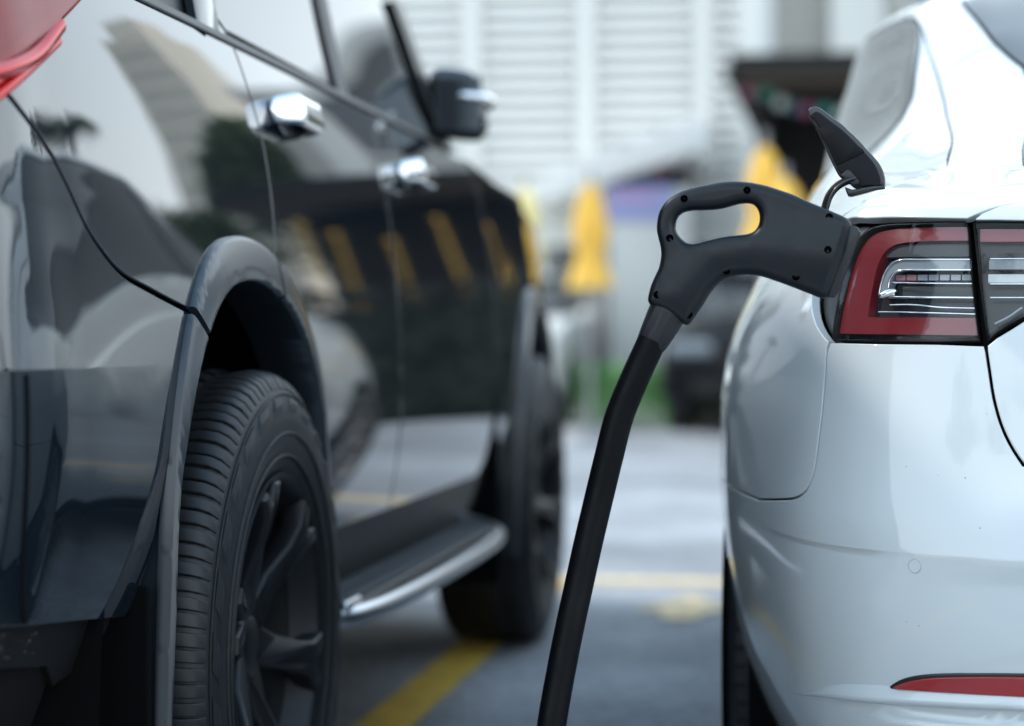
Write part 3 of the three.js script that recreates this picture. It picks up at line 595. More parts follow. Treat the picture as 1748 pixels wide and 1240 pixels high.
netRows.push(
  [[.743, 2.625, .987], [.45, 2.63, .987], [.24, 2.646, .986], [.13, 2.672, .986], [.058, 2.73, .988], [.018, 2.84, .995], [-.015, 3.08, 1.012], [-.035, 3.28, 1.035], [-.042, 3.5, 1.045], [-.072, 4.3, 1.04], [-.074, 5.2, 1.02], [-.07, 6.0, .985], [-.02, 6.45, .935], [.08, 6.72, .88], [.3, 6.85, .825], [.743, 6.95, .815]],
  [[.743, 3.05, 1.085], [.45, 3.05, 1.083], [.28, 3.04, 1.075], [.20, 3.03, 1.068], [.15, 3.05, 1.063], [.12, 3.11, 1.063], [.085, 3.24, 1.075], [.055, 3.38, 1.09], [.03, 3.55, 1.10], [-.040, 4.3, 1.095], [-.05, 5.2, 1.07], [-.01, 5.85, 1.03], [.06, 6.1, 1.0], [.2, 6.2, .99], [.4, 6.25, .99], [.743, 6.27, .995]],
  [[.743, 3.30, 1.185], [.5, 3.30, 1.18], [.35, 3.29, 1.175], [.28, 3.29, 1.172], [.235, 3.31, 1.17], [.20, 3.35, 1.17], [.16, 3.42, 1.17], [.125, 3.5, 1.172], [.085, 3.65, 1.175], [-.018, 4.35, 1.17], [-.03, 5.15, 1.15], [.01, 5.65, 1.12], [.08, 5.82, 1.1], [.21, 5.92, 1.09], [.42, 5.98, 1.09], [.743, 6.0, 1.095]],
  [[.743, 3.70, 1.335], [.5, 3.70, 1.332], [.38, 3.68, 1.325], [.31, 3.66, 1.32], [.265, 3.65, 1.315], [.225, 3.66, 1.31], [.19, 3.69, 1.31], [.155, 3.74, 1.31], [.12, 3.84, 1.31], [.025, 4.4, 1.315], [.015, 5.0, 1.30], [.06, 5.3, 1.28], [.13, 5.42, 1.26], [.24, 5.5, 1.25], [.45, 5.56, 1.25], [.743, 5.58, 1.255]],
  [[.743, 3.99, 1.415], [.52, 3.99, 1.41], [.40, 3.96, 1.40], [.335, 3.93, 1.395], [.29, 3.92, 1.39], [.25, 3.92, 1.388], [.215, 3.95, 1.388], [.185, 3.99, 1.39], [.155, 4.06, 1.393], [.085, 4.45, 1.41], [.085, 4.9, 1.40], [.13, 5.05, 1.38], [.19, 5.12, 1.365], [.29, 5.17, 1.36], [.48, 5.2, 1.36], [.743, 5.22, 1.365]]);
for (const [k, d] of [[15, 0.018], [16, 0.05]]) netRows[k].forEach((p) => { p[2] += d * (p[1] < 5.2 ? 1 : 0.6); });
{ const E = netRows[16]; for (const k of [0.55, 0.12]) netRows.push(E.map(([x, s, h]) => [TC + (x - TC) * k, 4.5 + (s - 4.5) * k, lerp(1.505, h, k ** 2)])); }
const NR = netRows.length, hermite = (p0, p1, p2, p3, t) => 0.5 * (2 * p1 + (p2 - p0) * t + (2 * p0 - 5 * p1 + 4 * p2 - p3) * t * t + (3 * p1 - p0 - 3 * p2 + p3) * t * t * t);
const SPAN = [.12, .08, .08, .08, .06, .08, .08, .075, .065, .065, .03, .055, .36, .27, .40, .30, .40, .50, .50];
function spanned(p0, p1, p2, p3, j, t) { // cubic through rows of unequal spacing
  const ha = SPAN[Math.max(0, j - 1)], h = SPAN[j], hb = SPAN[Math.min(SPAN.length - 1, j + 1)], d = (p2 - p1) / h, da = j > 0 ? (p1 - p0) / ha : d, db = (p3 - p2) / hb, m1 = (h * da + ha * d) / (ha + h), m2 = (hb * d + h * db) / (h + hb), t2 = t * t, t3 = t2 * t;
  return (2 * t3 - 3 * t2 + 1) * p1 + (t3 - 2 * t2 + t) * h * m1 + (-2 * t3 + 3 * t2) * p2 + (t3 - t2) * h * m2;
}
const V_LEDGE = 4.70; // the row at which the bumper folds
function netPoint(u, v) {
  u = clamp(u, 0, 14.999); v = clamp(v, 0, NR - 1.001);
  const i = Math.floor(u), j = Math.floor(v), a = u - i, b = v - j, out = [0, 0, 0], wj = [-1, 0, 1, 2].map((k) => netRows[clamp(j + k, 0, NR - 1)]);
  for (let c = 0; c < 3; c++) {
    const q = wj.map((r) => {
      const g = (k) => (k < 0 ? (c === 0 ? 2 * TC - r[-k][0] : r[-k][c]) : k > 15 ? (c === 0 ? 2 * TC - r[30 - k][0] : r[30 - k][c]) : r[k][c]);
      return hermite(g(i - 1), g(i), g(i + 1), g(i + 2), a);
    });
    out[c] = spanned(...q, j, b);
  }
  return out;
}
function Ttes(u, v) {
  const [x, s, h] = netPoint(u, v), p = V(x, h, -s);
  // ledge of the rear bumper above the fold, and a second soft fold above the reflector
  const A = 0.026 * (1 - sstep(1.2, 3.3, u)), up = v - V_LEDGE;
  const off = A * (up > 0 ? Math.max(0, 1 - up / 1.6) ** 1.5 : 1 - 0.35 * sstep(0, 0.6, -up)) + 0.010 * (1 - sstep(2.8, 4.6, u)) * sstep(2.15, 2.05, v + 0.0 * u) ;
  if (Math.abs(off) > 1e-7) { const w = clamp((x - TC) / 0.9, -1, 1); p.z += off * Math.sqrt(1 - w * w * 0.5); p.x += off * w * 0.7; }
  return p;
}
Ttes.sign = -1;
const px2t = pixelLookup(Ttes, 0, 11, 140, 0.3, 17, 130);
const tPx = (list) => list.map((p) => px2t(...p));
const tSH = (s, h, u = 8, v = 6) => solve2((a, b) => { const p = Ttes(a, b); return [-p.z, p.y]; }, [s, h], u, v);
const uAt = (s, v, u = 8) => { for (let k = 0; k < 30; k++) { const a = -Ttes(u, v).z, b = -Ttes(u + 1e-3, v).z, d = (b - a) / 1e-3; u += clamp((s - a) / d, -0.5, 0.5); } return u; };
const tes = thing('white_sedan', 'white electric saloon car seen from its left rear corner, charging plug in its side', 'car', [0, 0, 0]);
{
  const both = (name, g, m, label) => { part(name, g, m, tes, label); part(name, mirrorX(g, TC), m, tes); };
  // outlines taken round the lamp and charging recess
  const lampTop = tPx([[1652, 375], [1600, 374], [1550, 373], [1505, 373], [1478, 374], [1455, 372]]);
  const port = smooth2(tPx([[1455, 372], [1432, 380], [1410, 410], [1396, 450], [1387, 495], [1386, 520], [1391, 545], [1402, 567], [1417, 584]]), 20);
  const lampLow = tPx([[1417, 584], [1500, 586], [1600, 587], [1680, 588]]);
  const sideSeam = smooth2(tPx([[1412, 592], [1409, 640], [1404, 700], [1396, 765], [1389, 808], [1376, 838], [1358, 850], [1330, 853], [1295, 853]]), 30);
  const uS = sideSeam[30][0], vS = sideSeam[30][1];
  // wheel arch
  const arc = []; for (let i = 0; i <= 30; i++) { const a = lerp(-0.42, Math.PI + 0.42, i / 30); arc.push(tSH(3.58 - 0.358 * Math.cos(a), 0.335 + 0.358 * Math.sin(a), 7.6, 4)); }
  const iS = arc.reduce((b, p, i) => (Math.abs(p[1] - vS) < Math.abs(arc[b][1] - vS) && i < 15 ? i : b), 0);
  const aF = (() => { for (let i = 0; i < 15; i++) { const p = arc[i], q = arc[i + 1]; if ((p[1] - vS) * (q[1] - vS) <= 0) { const t = (vS - p[1]) / (q[1] - p[1]); return { i, p: [lerp(p[0], q[0], t), vS] }; } } return { i: iS, p: arc[iS] }; })();
  const doorSeam = smooth2(tPx([[1616, 284], [1622, 262], [1621, 214], [1614, 180], [1606, 150], [1600, 128], [1580, 64], [1562, 31]]), 24);
  const arcTop = arc[22];
  const seamLow = smooth2([arcTop, [lerp(arcTop[0], doorSeam[0][0], 0.35), lerp(arcTop[1], doorSeam[0][1], 0.5)], doorSeam[0]], 10);
  const roofU = doorSeam[24][0];
  // trunk lid shut line from the lamp up to the rear glass
  const glassEdge = smooth2(tPx([[1746, 114], [1726, 99], [1702, 77], [1684, 55], [1662, 28], [1642, 3]]), 12);
  const lidTop = smooth2([lampTop[0], [2.02, 12.1], [2.2, 12.9], [2.5, 13.5], glassEdge[0]], 12);
  const quarter = [...lidTop.slice().reverse().filter((_, i) => i > 0), ...lampTop.slice(1), ...port.slice(1), ...sideSeam, aF.p, ...arc.slice(aF.i + 1, 23), ...seamLow.slice(1), ...doorSeam.slice(1), [roofU - 0.1, 16.2], [3.6, 16.25], ...glassEdge.slice().reverse()];
  both('quarter_panel', panel(quarter, Ttes, { gap: 0.0016, rad: 0.0014, max: 0.022 }), M.white);
  part('rear_glass', panel([...glassEdge, [3.3, 16.3], [1.5, 16.5], [0, 16.5], [0, 13.15], [1, 13.18], [2, 13.3], [2.6, 13.6]], offS(Ttes, 0.001), { gap: 0.003, max: 0.04 }), M.glass, tes);
  part('rear_glass', mirrorX(tes.children[tes.children.length - 1].geometry, TC), M.glass, tes);
  const seal = (name, line, r, m, lift = 0.0002, n = 60) => both(name, tube(line.map(([u, v]) => Ttes(u, v).addScaledVector(normalOf(Ttes, u, v), lift)), r, n, 6), m);
  seal('door_seal', doorSeam.slice(1), 0.0019, M.shell);
  seal('glass_seal', glassEdge, 0.0028, M.shell, 0.001);
  seal('roof_joint', smooth2(tPx([[1607, 134], [1630, 112], [1660, 92], [1700, 77]]), 12), 0.0007, phys({ color: rgb(0.2, 0.22, 0.23), roughness: 0.6 }));
  // rear bumper: ledge above the fold, face below it, both ending at the wheel arch
  const lid = smooth2(tPx([[1682, 590], [1688, 630], [1697, 685], [1711, 732], [1730, 770], [1747, 795]]), 18), lidEnd = lid[18];
  const arcDown = [aF.p, ...arc.slice(0, aF.i + 1).reverse()], iL = arcDown.findIndex((p) => p[1] < V_LEDGE), f = arcDown[Math.max(0, iL - 1)], t = arcDown[Math.max(1, iL)];
  const tt = clamp((f[1] - V_LEDGE) / (f[1] - t[1])), cross = iL > 0 ? [lerp(f[0], t[0], tt), V_LEDGE] : [t[0], V_LEDGE];
  const upper = [[0, V_LEDGE], [0, lidEnd[1] - 0.35], [1, lidEnd[1] - 0.3], ...lid.slice().reverse(), ...lampLow.slice().reverse().slice(1), ...sideSeam.slice(1), ...arcDown.slice(0, Math.max(0, iL)), cross].reverse();
  const flush = (m) => Math.abs(m[1] - V_LEDGE) < 4e-3;
  const fog = smooth2(tPx([[1520, 1171], [1535, 1161], [1565, 1154], [1610, 1151], [1680, 1151], [1746, 1152]]), 20), fogLow = tPx([[1746, 1190], [1640, 1184], [1560, 1179], [1520, 1173]]);
  const bot = tPx([[1300, 1236]])[0];
  const lower = [[0, V_LEDGE], cross, ...arcDown.slice(Math.max(1, iL)), [arc[0][0], 0.6], [5.4, 0.25], [3, 0.2], [0, 0.2]];
  both('rear_bumper', merge([panel(upper, Ttes, { gap: 0.0012, rad: 0.0014, max: 0.022, flush, clampV: [V_LEDGE + 1e-4, 99] }), panel(lower, Ttes, { gap: 0.0012, rad: 0.0014, max: 0.022, flush, clampV: [0, V_LEDGE - 1e-4] })]), M.white);
  // trunk lid
  const lamp2Low = tPx([[1684, 586], [1700, 575], [1725, 560], [1747, 546]]);
  const lidFace = [[0, lidEnd[1] - 0.35], [1, lidEnd[1] - 0.3], ...lid.slice().reverse(), ...lamp2Low.slice(1), [1.2, lamp2Low[3][1] + 0.35], [0, lamp2Low[3][1] + 0.4]];
  both('trunk_lid', panel(lidFace, Ttes, { gap: 0.0022, rad: 0.0024, max: 0.022 }), M.white);
  const deckTop = tPx([[1660, 376], [1700, 377], [1747, 378]]);
  both('trunk_deck', panel([...deckTop, [1, 12.0 + deckTop[2][1] - Math.floor(deckTop[2][1])], [0, deckTop[2][1]], [0, 13.1], [1, 13.12], [2, 13.24], [2.5, 13.45], ...lidTop.slice().reverse().slice(1, 12)].map(([u, v], i) => [u, i === 3 ? deckTop[2][1] : v]), Ttes, { gap: 0.0012, rad: 0.0014, max: 0.03 }), M.white);

  // doors, wing, nose, bonnet, roof
  const vb = 13.12, dl = 1.1, u1 = uAt(4.78, 6), ub1 = uAt(4.78, vb), u2 = uAt(5.86, 5), ub2 = uAt(5.72, vb);
  const rowTo = (ua, ub, v, n = 8) => Array.from({ length: n + 1 }, (_, k) => [lerp(ua, ub, k / n), v]);
  const seamDown = seamLow.concat(doorSeam.slice(1, 12));
  both('rear_door', panel([...arc.slice(22, 28), [uAt(3.92, dl), dl], [uAt(4.78, dl), dl], [u1, 6], [ub1, vb], [8.6, vb + 0.12], ...seamDown.slice().reverse().slice(4)], Ttes, { gap: 0.0016, rad: 0.0016, max: 0.035 }), M.white);
  both('front_door', panel([[uAt(4.78, dl), dl], [uAt(5.84, dl), dl], [u2, 5], [uAt(5.8, 9), 9], [ub2, vb], [ub1, vb], [u1, 6]], Ttes, { gap: 0.0016, rad: 0.0016, max: 0.04 }), M.white);
  const arcF = []; for (let i = 0; i <= 26; i++) { const a = lerp(-0.3, Math.PI + 0.3, i / 26); arcF.push(tSH(6.375 - 0.37 * Math.cos(a), 0.335 + 0.37 * Math.sin(a), 11.4, 4)); }
  both('front_wing', panel([[uAt(5.84, 1.6), 1.6], ...arcF, [12.9, 3], [13, 9], [12.6, 12.2], [11.2, 12.6], [ub2, vb], [uAt(5.8, 9), 9], [u2, 5]], Ttes, { gap: 0.0016, max: 0.045 }), M.white);
  both('front_bumper', panel([[12.9, 0.6], [15, 0.6], [15, 11], [13, 10.5]], Ttes, { max: 0.05 }), M.white);
  both('bonnet', panel([[12.8, 12.1], [13.1, 11.2], [15, 11.4], [15, 13], [11.6, 13], [11.4, 12.7]], Ttes, { max: 0.05 }), M.white);
  both('windscreen', panel([[11.7, 13.1], [15, 13.1], [15, 16], [11.9, 16]], Ttes, { max: 0.06 }), M.glass);
  both('roof_glass', panel([[3.6, 16.4], [8, 16.35], [11.6, 16.3], [15, 16.3], [15, 17.9], [0, 17.9], [0, 16.6], [1.5, 16.6]], Ttes, { max: 0.08, gap: 0.003 }), M.glass);
  both('roof_rail', panel([[roofU, 16.2], [roofU, 15.85], ...rowTo(roofU + 0.1, 11.7, 15.75, 10), [11.85, 13.2], [11.55, 13.2], [11.55, 15.4], [11.7, 16.25]], Ttes, { max: 0.04 }), M.white);
  // side glass, with its dark frame
  const wRear = doorSeam[14][0] + 0.42;
  const glassSide = [[8.1, 13.42], ...rowTo(8.4, 11.2, 13.22, 8), [11.45, 13.4], [11.25, 14.6], [10.7, 15.55], ...rowTo(10.3, 8.2, 15.62, 8), [7.75, 15.4], [7.55, 14.9], [7.62, 14.3]];
  both('door_frame', panel([[8.6, vb + 0.125], ...doorSeam.slice(4).map((p) => p), [roofU, 15.83], ...rowTo(roofU + 0.1, 11.7, 15.74, 10), [11.83, 13.21], [11.52, 13.13], ...rowTo(11.4, 8.8, vb + 0.004, 6)], offS(Ttes, -0.0005), { max: 0.035, gap: 0.0022 }), M.white);
  both('window_gasket', panel(glassSide.map(([u, v]) => [9.5 + (u - 9.5) * 1.035, 14.42 + (v - 14.42) * 1.09]), offS(Ttes, 0.0006), { max: 0.04, gap: 0 }), M.plastic);
  both('side_glass', panel(glassSide, offS(Ttes, 0.002), { max: 0.035, gap: 0.001 }), M.glassGrey);
  both('window_divider', panel([[9.72, 13.25], [9.86, 13.25], [9.84, 15.6], [9.68, 15.6]], offS(Ttes, 0.003), { gap: 0, max: 0.05 }), M.plastic);

  // dark shell under the panels, arch liners, floor
  const notWheel = (p) => { const s = -p.z; for (const c of [3.58, 6.375]) if (Math.hypot(s - c, p.y - 0.335) < 0.39) return false; return true; };
  const shellS = offS(Ttes, -0.016);
  const lampHole = (p) => notWheel(p) && !(p.y > 0.80 && p.y < 0.985 && -p.z < 2.9);
  both('body_shell', sheet(shellS, 0, 14.9, 150, 0.3, 10.6, 56, lampHole), M.shell);
  both('lamp_housing', sheet(offS(Ttes, -0.05), 0, 5.6, 40, 7.6, 10.9, 20), M.dark);
  both('inner_shell', sheet(offS(Ttes, -0.03), 0, 14.9, 90, 13, 16.4, 20), M.shell);
  const liners = []; for (const c of [3.58, 6.375]) { const rw = []; for (let i = 0; i <= 24; i++) { const a = lerp(-0.3, Math.PI + 0.3, i / 24); rw.push([0, 0.3].map((k) => V(-0.13 + k, 0.335 + 0.385 * Math.sin(a), -(c - 0.385 * Math.cos(a))))); } liners.push(rows(rw)); liners.push(bx(0.02, 0.7, 0.8, 0.15, 0.45, -c)); }
  liners.forEach((g, i) => both(i % 2 ? 'arch_wall' : 'arch_liner', g, M.liner));
  part('underbody', bx(1.5, 0.12, 4.2, TC, 0.24, -4.85), M.shell, tes);

  // ── tail lamp: outer piece on the wing, second piece on the lid
  const lampOuter = [...smooth2(tPx([[1420, 580], [1423, 555], [1430, 515], [1441, 470], [1455, 428], [1470, 402], [1488, 388], [1510, 382], [1560, 379], [1605, 378], [1649, 378]]), 44), ...smooth2(tPx([[1649, 378], [1655, 430], [1661, 500], [1671, 581]]), 14).slice(1), ...tPx([[1600, 583], [1500, 582]])];
  const dep = (d) => offS(Ttes, d);
  const lampBand = (o, i, d, m, name, parent) => { // a band between an outer and an inner line
    const n = 44, A = smooth2(tPx(o), n), B = smooth2(tPx(i), n), S0 = dep(d), S1 = dep(d - 0.012), rw = [];
    for (let k = 0; k <= n; k++) { const q = []; q.push(S1(...A[k]), S0(...A[k])); for (let e = 1; e < 5; e++) q.push(S0(lerp(A[k][0], B[k][0], e / 5), lerp(A[k][1], B[k][1], e / 5))); q.push(S0(...B[k]), S1(...B[k])); rw.push(q); }
    return part(name, rows(rw, false, 0.7), m, parent);
  };
  const lamp = new THREE.Group(); lamp.name = 'tail_light'; tes.add(lamp);
  part('bezel', panel(lampOuter, dep(-0.020), { gap: 0, max: 0.02, depth: 0.03 }), phys({ color: rgb(0.014, 0.018, 0.021), roughness: 0.25 }), lamp);
  const wall = (poly, name, parent) => { const q = poly.map(([u, v]) => [dep(0.0)(u, v), dep(-0.011)(u, v), dep(-0.022)(u, v)]); q.push(q[0].map((p) => p.clone())); part(name, rows(q, false, 0.5), M.dark, parent); };
  wall(lampOuter, 'lamp_wall', lamp);
  lampBand([[1424.5, 567], [1434, 515], [1444, 472], [1458, 431], [1473, 406], [1492, 393], [1515, 388], [1580, 385], [1649, 384]], [[1474, 540], [1477, 515], [1482, 487], [1489, 455], [1500, 431], [1516, 417], [1540, 411], [1590, 408], [1651, 408]], -0.008, M.red, 'red_band', lamp);
  lampBand([[1425, 567], [1460, 568], [1540, 569], [1668, 571]], [[1474, 539], [1500, 540], [1560, 540], [1664, 541]], -0.0076, M.red, 'red_band', lamp);
  const wire = (pts, r, d, m, name, parent, seg = 40) => part(name, tube(tPx(pts).map(([u, v]) => dep(d)(u, v)), r, seg, 8), m, parent);
  lampBand([[1497, 502], [1500, 484], [1507, 464], [1517, 451], [1532, 445], [1560, 444], [1600, 443], [1657, 443]], [[1510, 500], [1514, 484], [1519, 471], [1527, 463], [1540, 459], [1565, 458.5], [1600, 458], [1658, 458]], -0.006, M.lampClear, 'light_guide', lamp);
  wire([[1496, 500], [1500, 482], [1507, 462], [1518, 449], [1534, 443], [1570, 442], [1656, 442]], 0.0011, -0.005, M.chrome, 'guide_edge', lamp);
  wire([[1512, 490], [1515, 476], [1523, 465], [1537, 460.5], [1570, 460], [1658, 460]], 0.0013, -0.005, M.chrome, 'guide_edge', lamp);
  wire([[1497, 504], [1515, 497], [1524, 502], [1510, 505], [1560, 506], [1662, 507]], 0.0016, -0.006, M.chrome, 'guide_edge', lamp);
  const tip = new THREE.SphereGeometry(1, 20, 14).scale(0.0125, 0.005, 0.006), tp = dep(-0.004)(...px2t(1513, 500)); part('reflector_tip', tip.rotateZ(0.35).translate(tp.x, tp.y, tp.z), M.chrome, lamp);
  wire([[1520, 481], [1560, 482], [1660, 483]], 0.0010, -0.006, M.chrome, 'chrome_line', lamp);
  wire([[1515, 519], [1560, 519], [1600, 523], [1663, 525]], 0.0011, -0.006, M.chrome, 'chrome_line', lamp);
  wire([[1495, 531], [1560, 532], [1664, 535]], 0.0010, -0.006, M.chrome, 'chrome_line', lamp);
  const bar = (a, b, d, m, name, parent) => { const [x0, y0, x1, y1] = a; const P = tPx([[x0, y0], [x1, y0], [x1, y1], [x0, y1]]); return part(name, panel(P, dep(d), { gap: 0, rad: 0.0006, max: 0.012, depth: 0.01 }), m, parent); };
  for (let k = 0; k < 7; k++) bar([1522 + k * 19.6, 467, 1540 + k * 19.6, 477], 0, -0.009, k < 2 ? phys({ color: rgb(0.25, 0.14, 0.15), roughness: 0.25 }) : M.lampClear, 'light_segment', lamp);
  bar([1500, 413, 1652, 436], 0, -0.012, M.lampGrey, 'inner_panel', lamp); bar([1532, 486, 1660, 503], 0, -0.013, M.lampGrey, 'inner_panel', lamp);
  part('cover', panel(lampOuter, dep(0.0005), { gap: 0.0005, rad: 0.003, max: 0.018, depth: 0.008 }), M.lens, lamp);

  const lamp2 = new THREE.Group(); lamp2.name = 'tail_light'; tes.add(lamp2);
  const [eu] = px2t(1747, 460); const ext = Math.min(2.2, eu) ; // the lid lamp goes on past the frame towards the centre
  const l2 = [...tPx([[1661, 379], [1700, 378], [1747, 379]]), [0.85, px2t(1747, 392)[1]], [0.85, px2t(1747, 500)[1]], ...tPx([[1746, 541], [1720, 555], [1700, 568], [1686, 581]]), ...tPx([[1680, 540], [1670, 460]])];
  part('bezel', panel(l2, dep(-0.020), { gap: 0, max: 0.02, depth: 0.03 }), phys({ color: rgb(0.014, 0.018, 0.021), roughness: 0.25 }), lamp2);
  wall(l2, 'lamp_wall', lamp2);
  const ub = 0.9, bandUv = (o, i, d, m, name) => { const n = 20, S0 = dep(d), S1 = dep(d - 0.012), rw = []; for (let k = 0; k <= n; k++) { const a = [lerp(o[0][0], o[1][0], k / n), lerp(o[0][1], o[1][1], k / n)], b = [lerp(i[0][0], i[1][0], k / n), lerp(i[0][1], i[1][1], k / n)], q = [S1(...a), S0(...a)]; for (let e = 1; e < 4; e++) q.push(S0(lerp(a[0], b[0], e / 4), lerp(a[1], b[1], e / 4))); q.push(S0(...b), S1(...b)); rw.push(q); } return part(name, rows(rw, false, 0.7), m, lamp2); };
  const pv = (px, py) => px2t(px, py), ends = (y0, y1, x0 = 1672) => [pv(x0, y0), [ub, pv(1747, y1)[1]]];
  bandUv(ends(388, 393), ends(410, 414), -0.008, M.red, 'red_band');
  bandUv(ends(443, 445, 1688), ends(459, 461, 1688), -0.006, M.lampClear, 'light_guide');
  bandUv(ends(467, 469, 1686), ends(481, 483, 1686), -0.008, phys({ color: rgb(0.5, 0.53, 0.53), roughness: 0.2 }), 'light_segment');
  for (const [y0, y1, x0] of [[441, 443, 1690], [484, 486, 1690], [507, 509, 1690]]) { const e = ends(y0, y1, x0); part('chrome_line', tube([0, .25, .5, .75, 1].map((k) => dep(-0.005)(lerp(e[0][0], e[1][0], k), lerp(e[0][1], e[1][1], k))), 0.0011, 20, 6), M.chrome, lamp2); }
  part('chrome_line', tube(tPx([[1698, 552], [1722, 540], [1745, 524]]).map(([u, v]) => dep(-0.005)(u, v)), 0.0016, 16, 6), M.lampClear, lamp2);
  part('cover', panel(l2, dep(0.0005), { gap: 0.0005, rad: 0.003, max: 0.02, depth: 0.008 }), M.lens, lamp2);

  { // the far side repeats both lamps; white metal closes the lid between them
    for (const src of [lamp, lamp2]) { const g = new THREE.Group(); g.name = 'tail_light'; tes.add(g); for (const c of src.children) part(c.name, mirrorX(c.geometry, TC), c.material, g); }
    const vl = lamp2Low[3][1] + 0.38, vt = deckTop[2][1]; part('lid_centre', panel([[0, vl], [0.82, vl], [0.82, vt], [0, vt]], Ttes, { gap: 0.0005, max: 0.03 }), M.white, tes); part('lid_centre', mirrorX(tes.children[tes.children.length - 1].geometry, TC), M.white, tes);
  }
  // charging recess behind the lamp's edge
  const recess = [...tPx([[1470, 376], [1455, 376]]), ...port.slice(2), ...tPx([[1424, 578], [1432, 520], [1445, 470], [1460, 425]])];
  part('charge_recess', panel(recess, dep(-0.018), { gap: -0.003, max: 0.02, depth: 0.05 }), phys({ color: rgb(0.03, 0.035, 0.04), roughness: 0.35 }), tes);

  // reflector low in the bumper, in its dark frame, and the bright lip below it
  const frame = smooth2(tPx([[1519, 1172], [1540, 1160], [1570, 1153], [1610, 1150], [1680, 1149.5], [1747, 1150]]), 22);
  const reflGroup = new THREE.Group(); reflGroup.name = 'bumper_reflector'; tes.add(reflGroup);
  const frLow = tPx([[1747, 1193], [1640, 1187], [1560, 1182], [1524, 1180]]);
  part('frame', panel([...frame, [1.1, frame[22][1]], [1.1, frLow[0][1]], ...frLow], dep(0.0025), { gap: 0, rad: 0.002, max: 0.012 }), phys({ color: rgb(0.012, 0.012, 0.014), roughness: 0.3 }), reflGroup);
  const rIn = smooth2(tPx([[1527, 1172], [1548, 1164], [1578, 1158], [1615, 1155.5], [1680, 1154.5], [1747, 1155]]), 22), rLow = tPx([[1747, 1188], [1640, 1182], [1560, 1177], [1532, 1175]]);
  part('red_reflector', panel([...rIn, [1.15, rIn[22][1]], [1.15, rLow[0][1]], ...rLow], dep(0.0055), { gap: 0, rad: 0.001, max: 0.012, depth: 0.004 }), phys({ color: rgb(0.36, 0.008, 0.012), roughness: 0.12, clearcoat: 1, bumpMap: plasticBump, bumpScale: 0.0006 }), reflGroup);
  { // shelf: a rounded lip that runs along under the reflector
    const top = smooth2(tPx([[1345, 1181], [1400, 1187], [1480, 1194], [1560, 1199], [1650, 1204], [1747, 1208]]), 40), rw = [];
    top.push([1.0, top[40][1]]);
    top.forEach(([u, v], i) => { const k = sstep(0, 22, i), n = normalOf(Ttes, u, v), p = [[-0.10 * k - 0.01, 0.0], [-0.04 * k, 0.006 * k], [0.05 * k, 0.010 * k], [0.16 * k + 0.005, 0.0085 * k], [0.30 * k + 0.01, 0.0045 * k], [0.42 * k + 0.015, -0.001]]; rw.push(p.map(([dv, h]) => Ttes(u, v + dv * 0.55).addScaledVector(n, h))); });
    part('bumper_lip', rows(rw, false, 0), M.white, tes);
  }
  // parking sensor: a flush disc with a fine groove
  const sp = Ttes(...px2t(1562, 967)), sn = normalOf(Ttes, ...px2t(1562, 967)), sq = new THREE.Quaternion().setFromUnitVectors(V(0, 0, 1), sn);
  const sen = new THREE.Group(); sen.name = 'parking_sensor'; tes.add(sen); sen.position.copy(sp); sen.quaternion.copy(sq);
  part('ring', new THREE.TorusGeometry(0.0082, 0.0004, 8, 40), phys({ color: rgb(0.42, 0.46, 0.48), roughness: 0.5 }), sen);
  part('disc', new THREE.CylinderGeometry(0.0076, 0.0078, 0.0012, 40).rotateX(Math.PI / 2), M.white, sen);
  // a few specks of dirt on the paint
  const sg = []; for (const [px, py, r] of [[1547, 797, 1], [1602, 812, 0.9], [1648, 816, 1.3], [1673, 902, 1.4], [1548, 1062, 1], [1569, 1069, 1.1], [1685, 707, .8], [1697, 235, 1], [1695, 175, .8], [1673, 308, .9]]) { const [u, v] = px2t(px, py), p = Ttes(u, v); sg.push(new THREE.IcosahedronGeometry(0.00055 * r, 1).translate(p.x, p.y, p.z)); }
  const o = part('dirt_specks', merge(sg), M.brown, tes); o.userData.kind = 'stuff';
  // wheels
  for (const [side, s] of [[1, 3.58], [1, 6.375], [-1, 3.58], [-1, 6.375]]) {
    const w = new THREE.Group(); w.name = 'wheel'; w.position.set(side > 0 ? -0.172 : 2 * TC + 0.172, 0.334, -s); w.rotation.y = side > 0 ? Math.PI : 0; tes.add(w);
    const Rt = 0.334, W = 0.235, Rr = 0.23, ty = [lathe(tyreProfile(Rt, W, Rr), 96)];
    if (side > 0 && s < 4) for (let k = 0; k < 72; k++) { const a = k / 72 * Math.PI * 2; ty.push(rbx(0.07, 0.006, 0.020, 0.002, -0.055, Rt - 0.0085, 0, 1).rotateX(a), rbx(0.04, 0.006, 0.020, 0.002, -0.125, Rt - 0.007, 0, 1).rotateX(a + 0.02), rbx(0.06, 0.006, 0.020, 0.002, -0.185, Rt - 0.0085, 0, 1).rotateX(a)); }
    part('tyre', merge(ty), M.rubber, w);
    const rim = [lathe([[0.2, 0.2], [0.05, 0.21], [0.02, 0.228], [0.008, 0.236], [0.004, 0.235], [0.012, 0.226], [0.03, 0.215]], 64), lathe([[0.06, 0.07], [0.03, 0.05], [0.022, 0.03], [0.02, 0]], 32)];
    for (let k = 0; k < 10; k++) rim.push(rbx(0.02, 0.18, 0.022, 0.006, -0.03, 0.135, 0, 2).rotateX(k * Math.PI / 5));
    part('rim', merge(rim), M.metalGrey, w);
  }
  // flush door handles on the near flank
  for (const s of [4.15, 5.05]) { const [u, v] = tSH(s, 0.90, 9, 9), p = Ttes(u, v); part('door_handle', rbx(0.012, 0.022, 0.2, 0.005, p.x - 0.002, p.y, p.z), M.chrome, tes); }
}

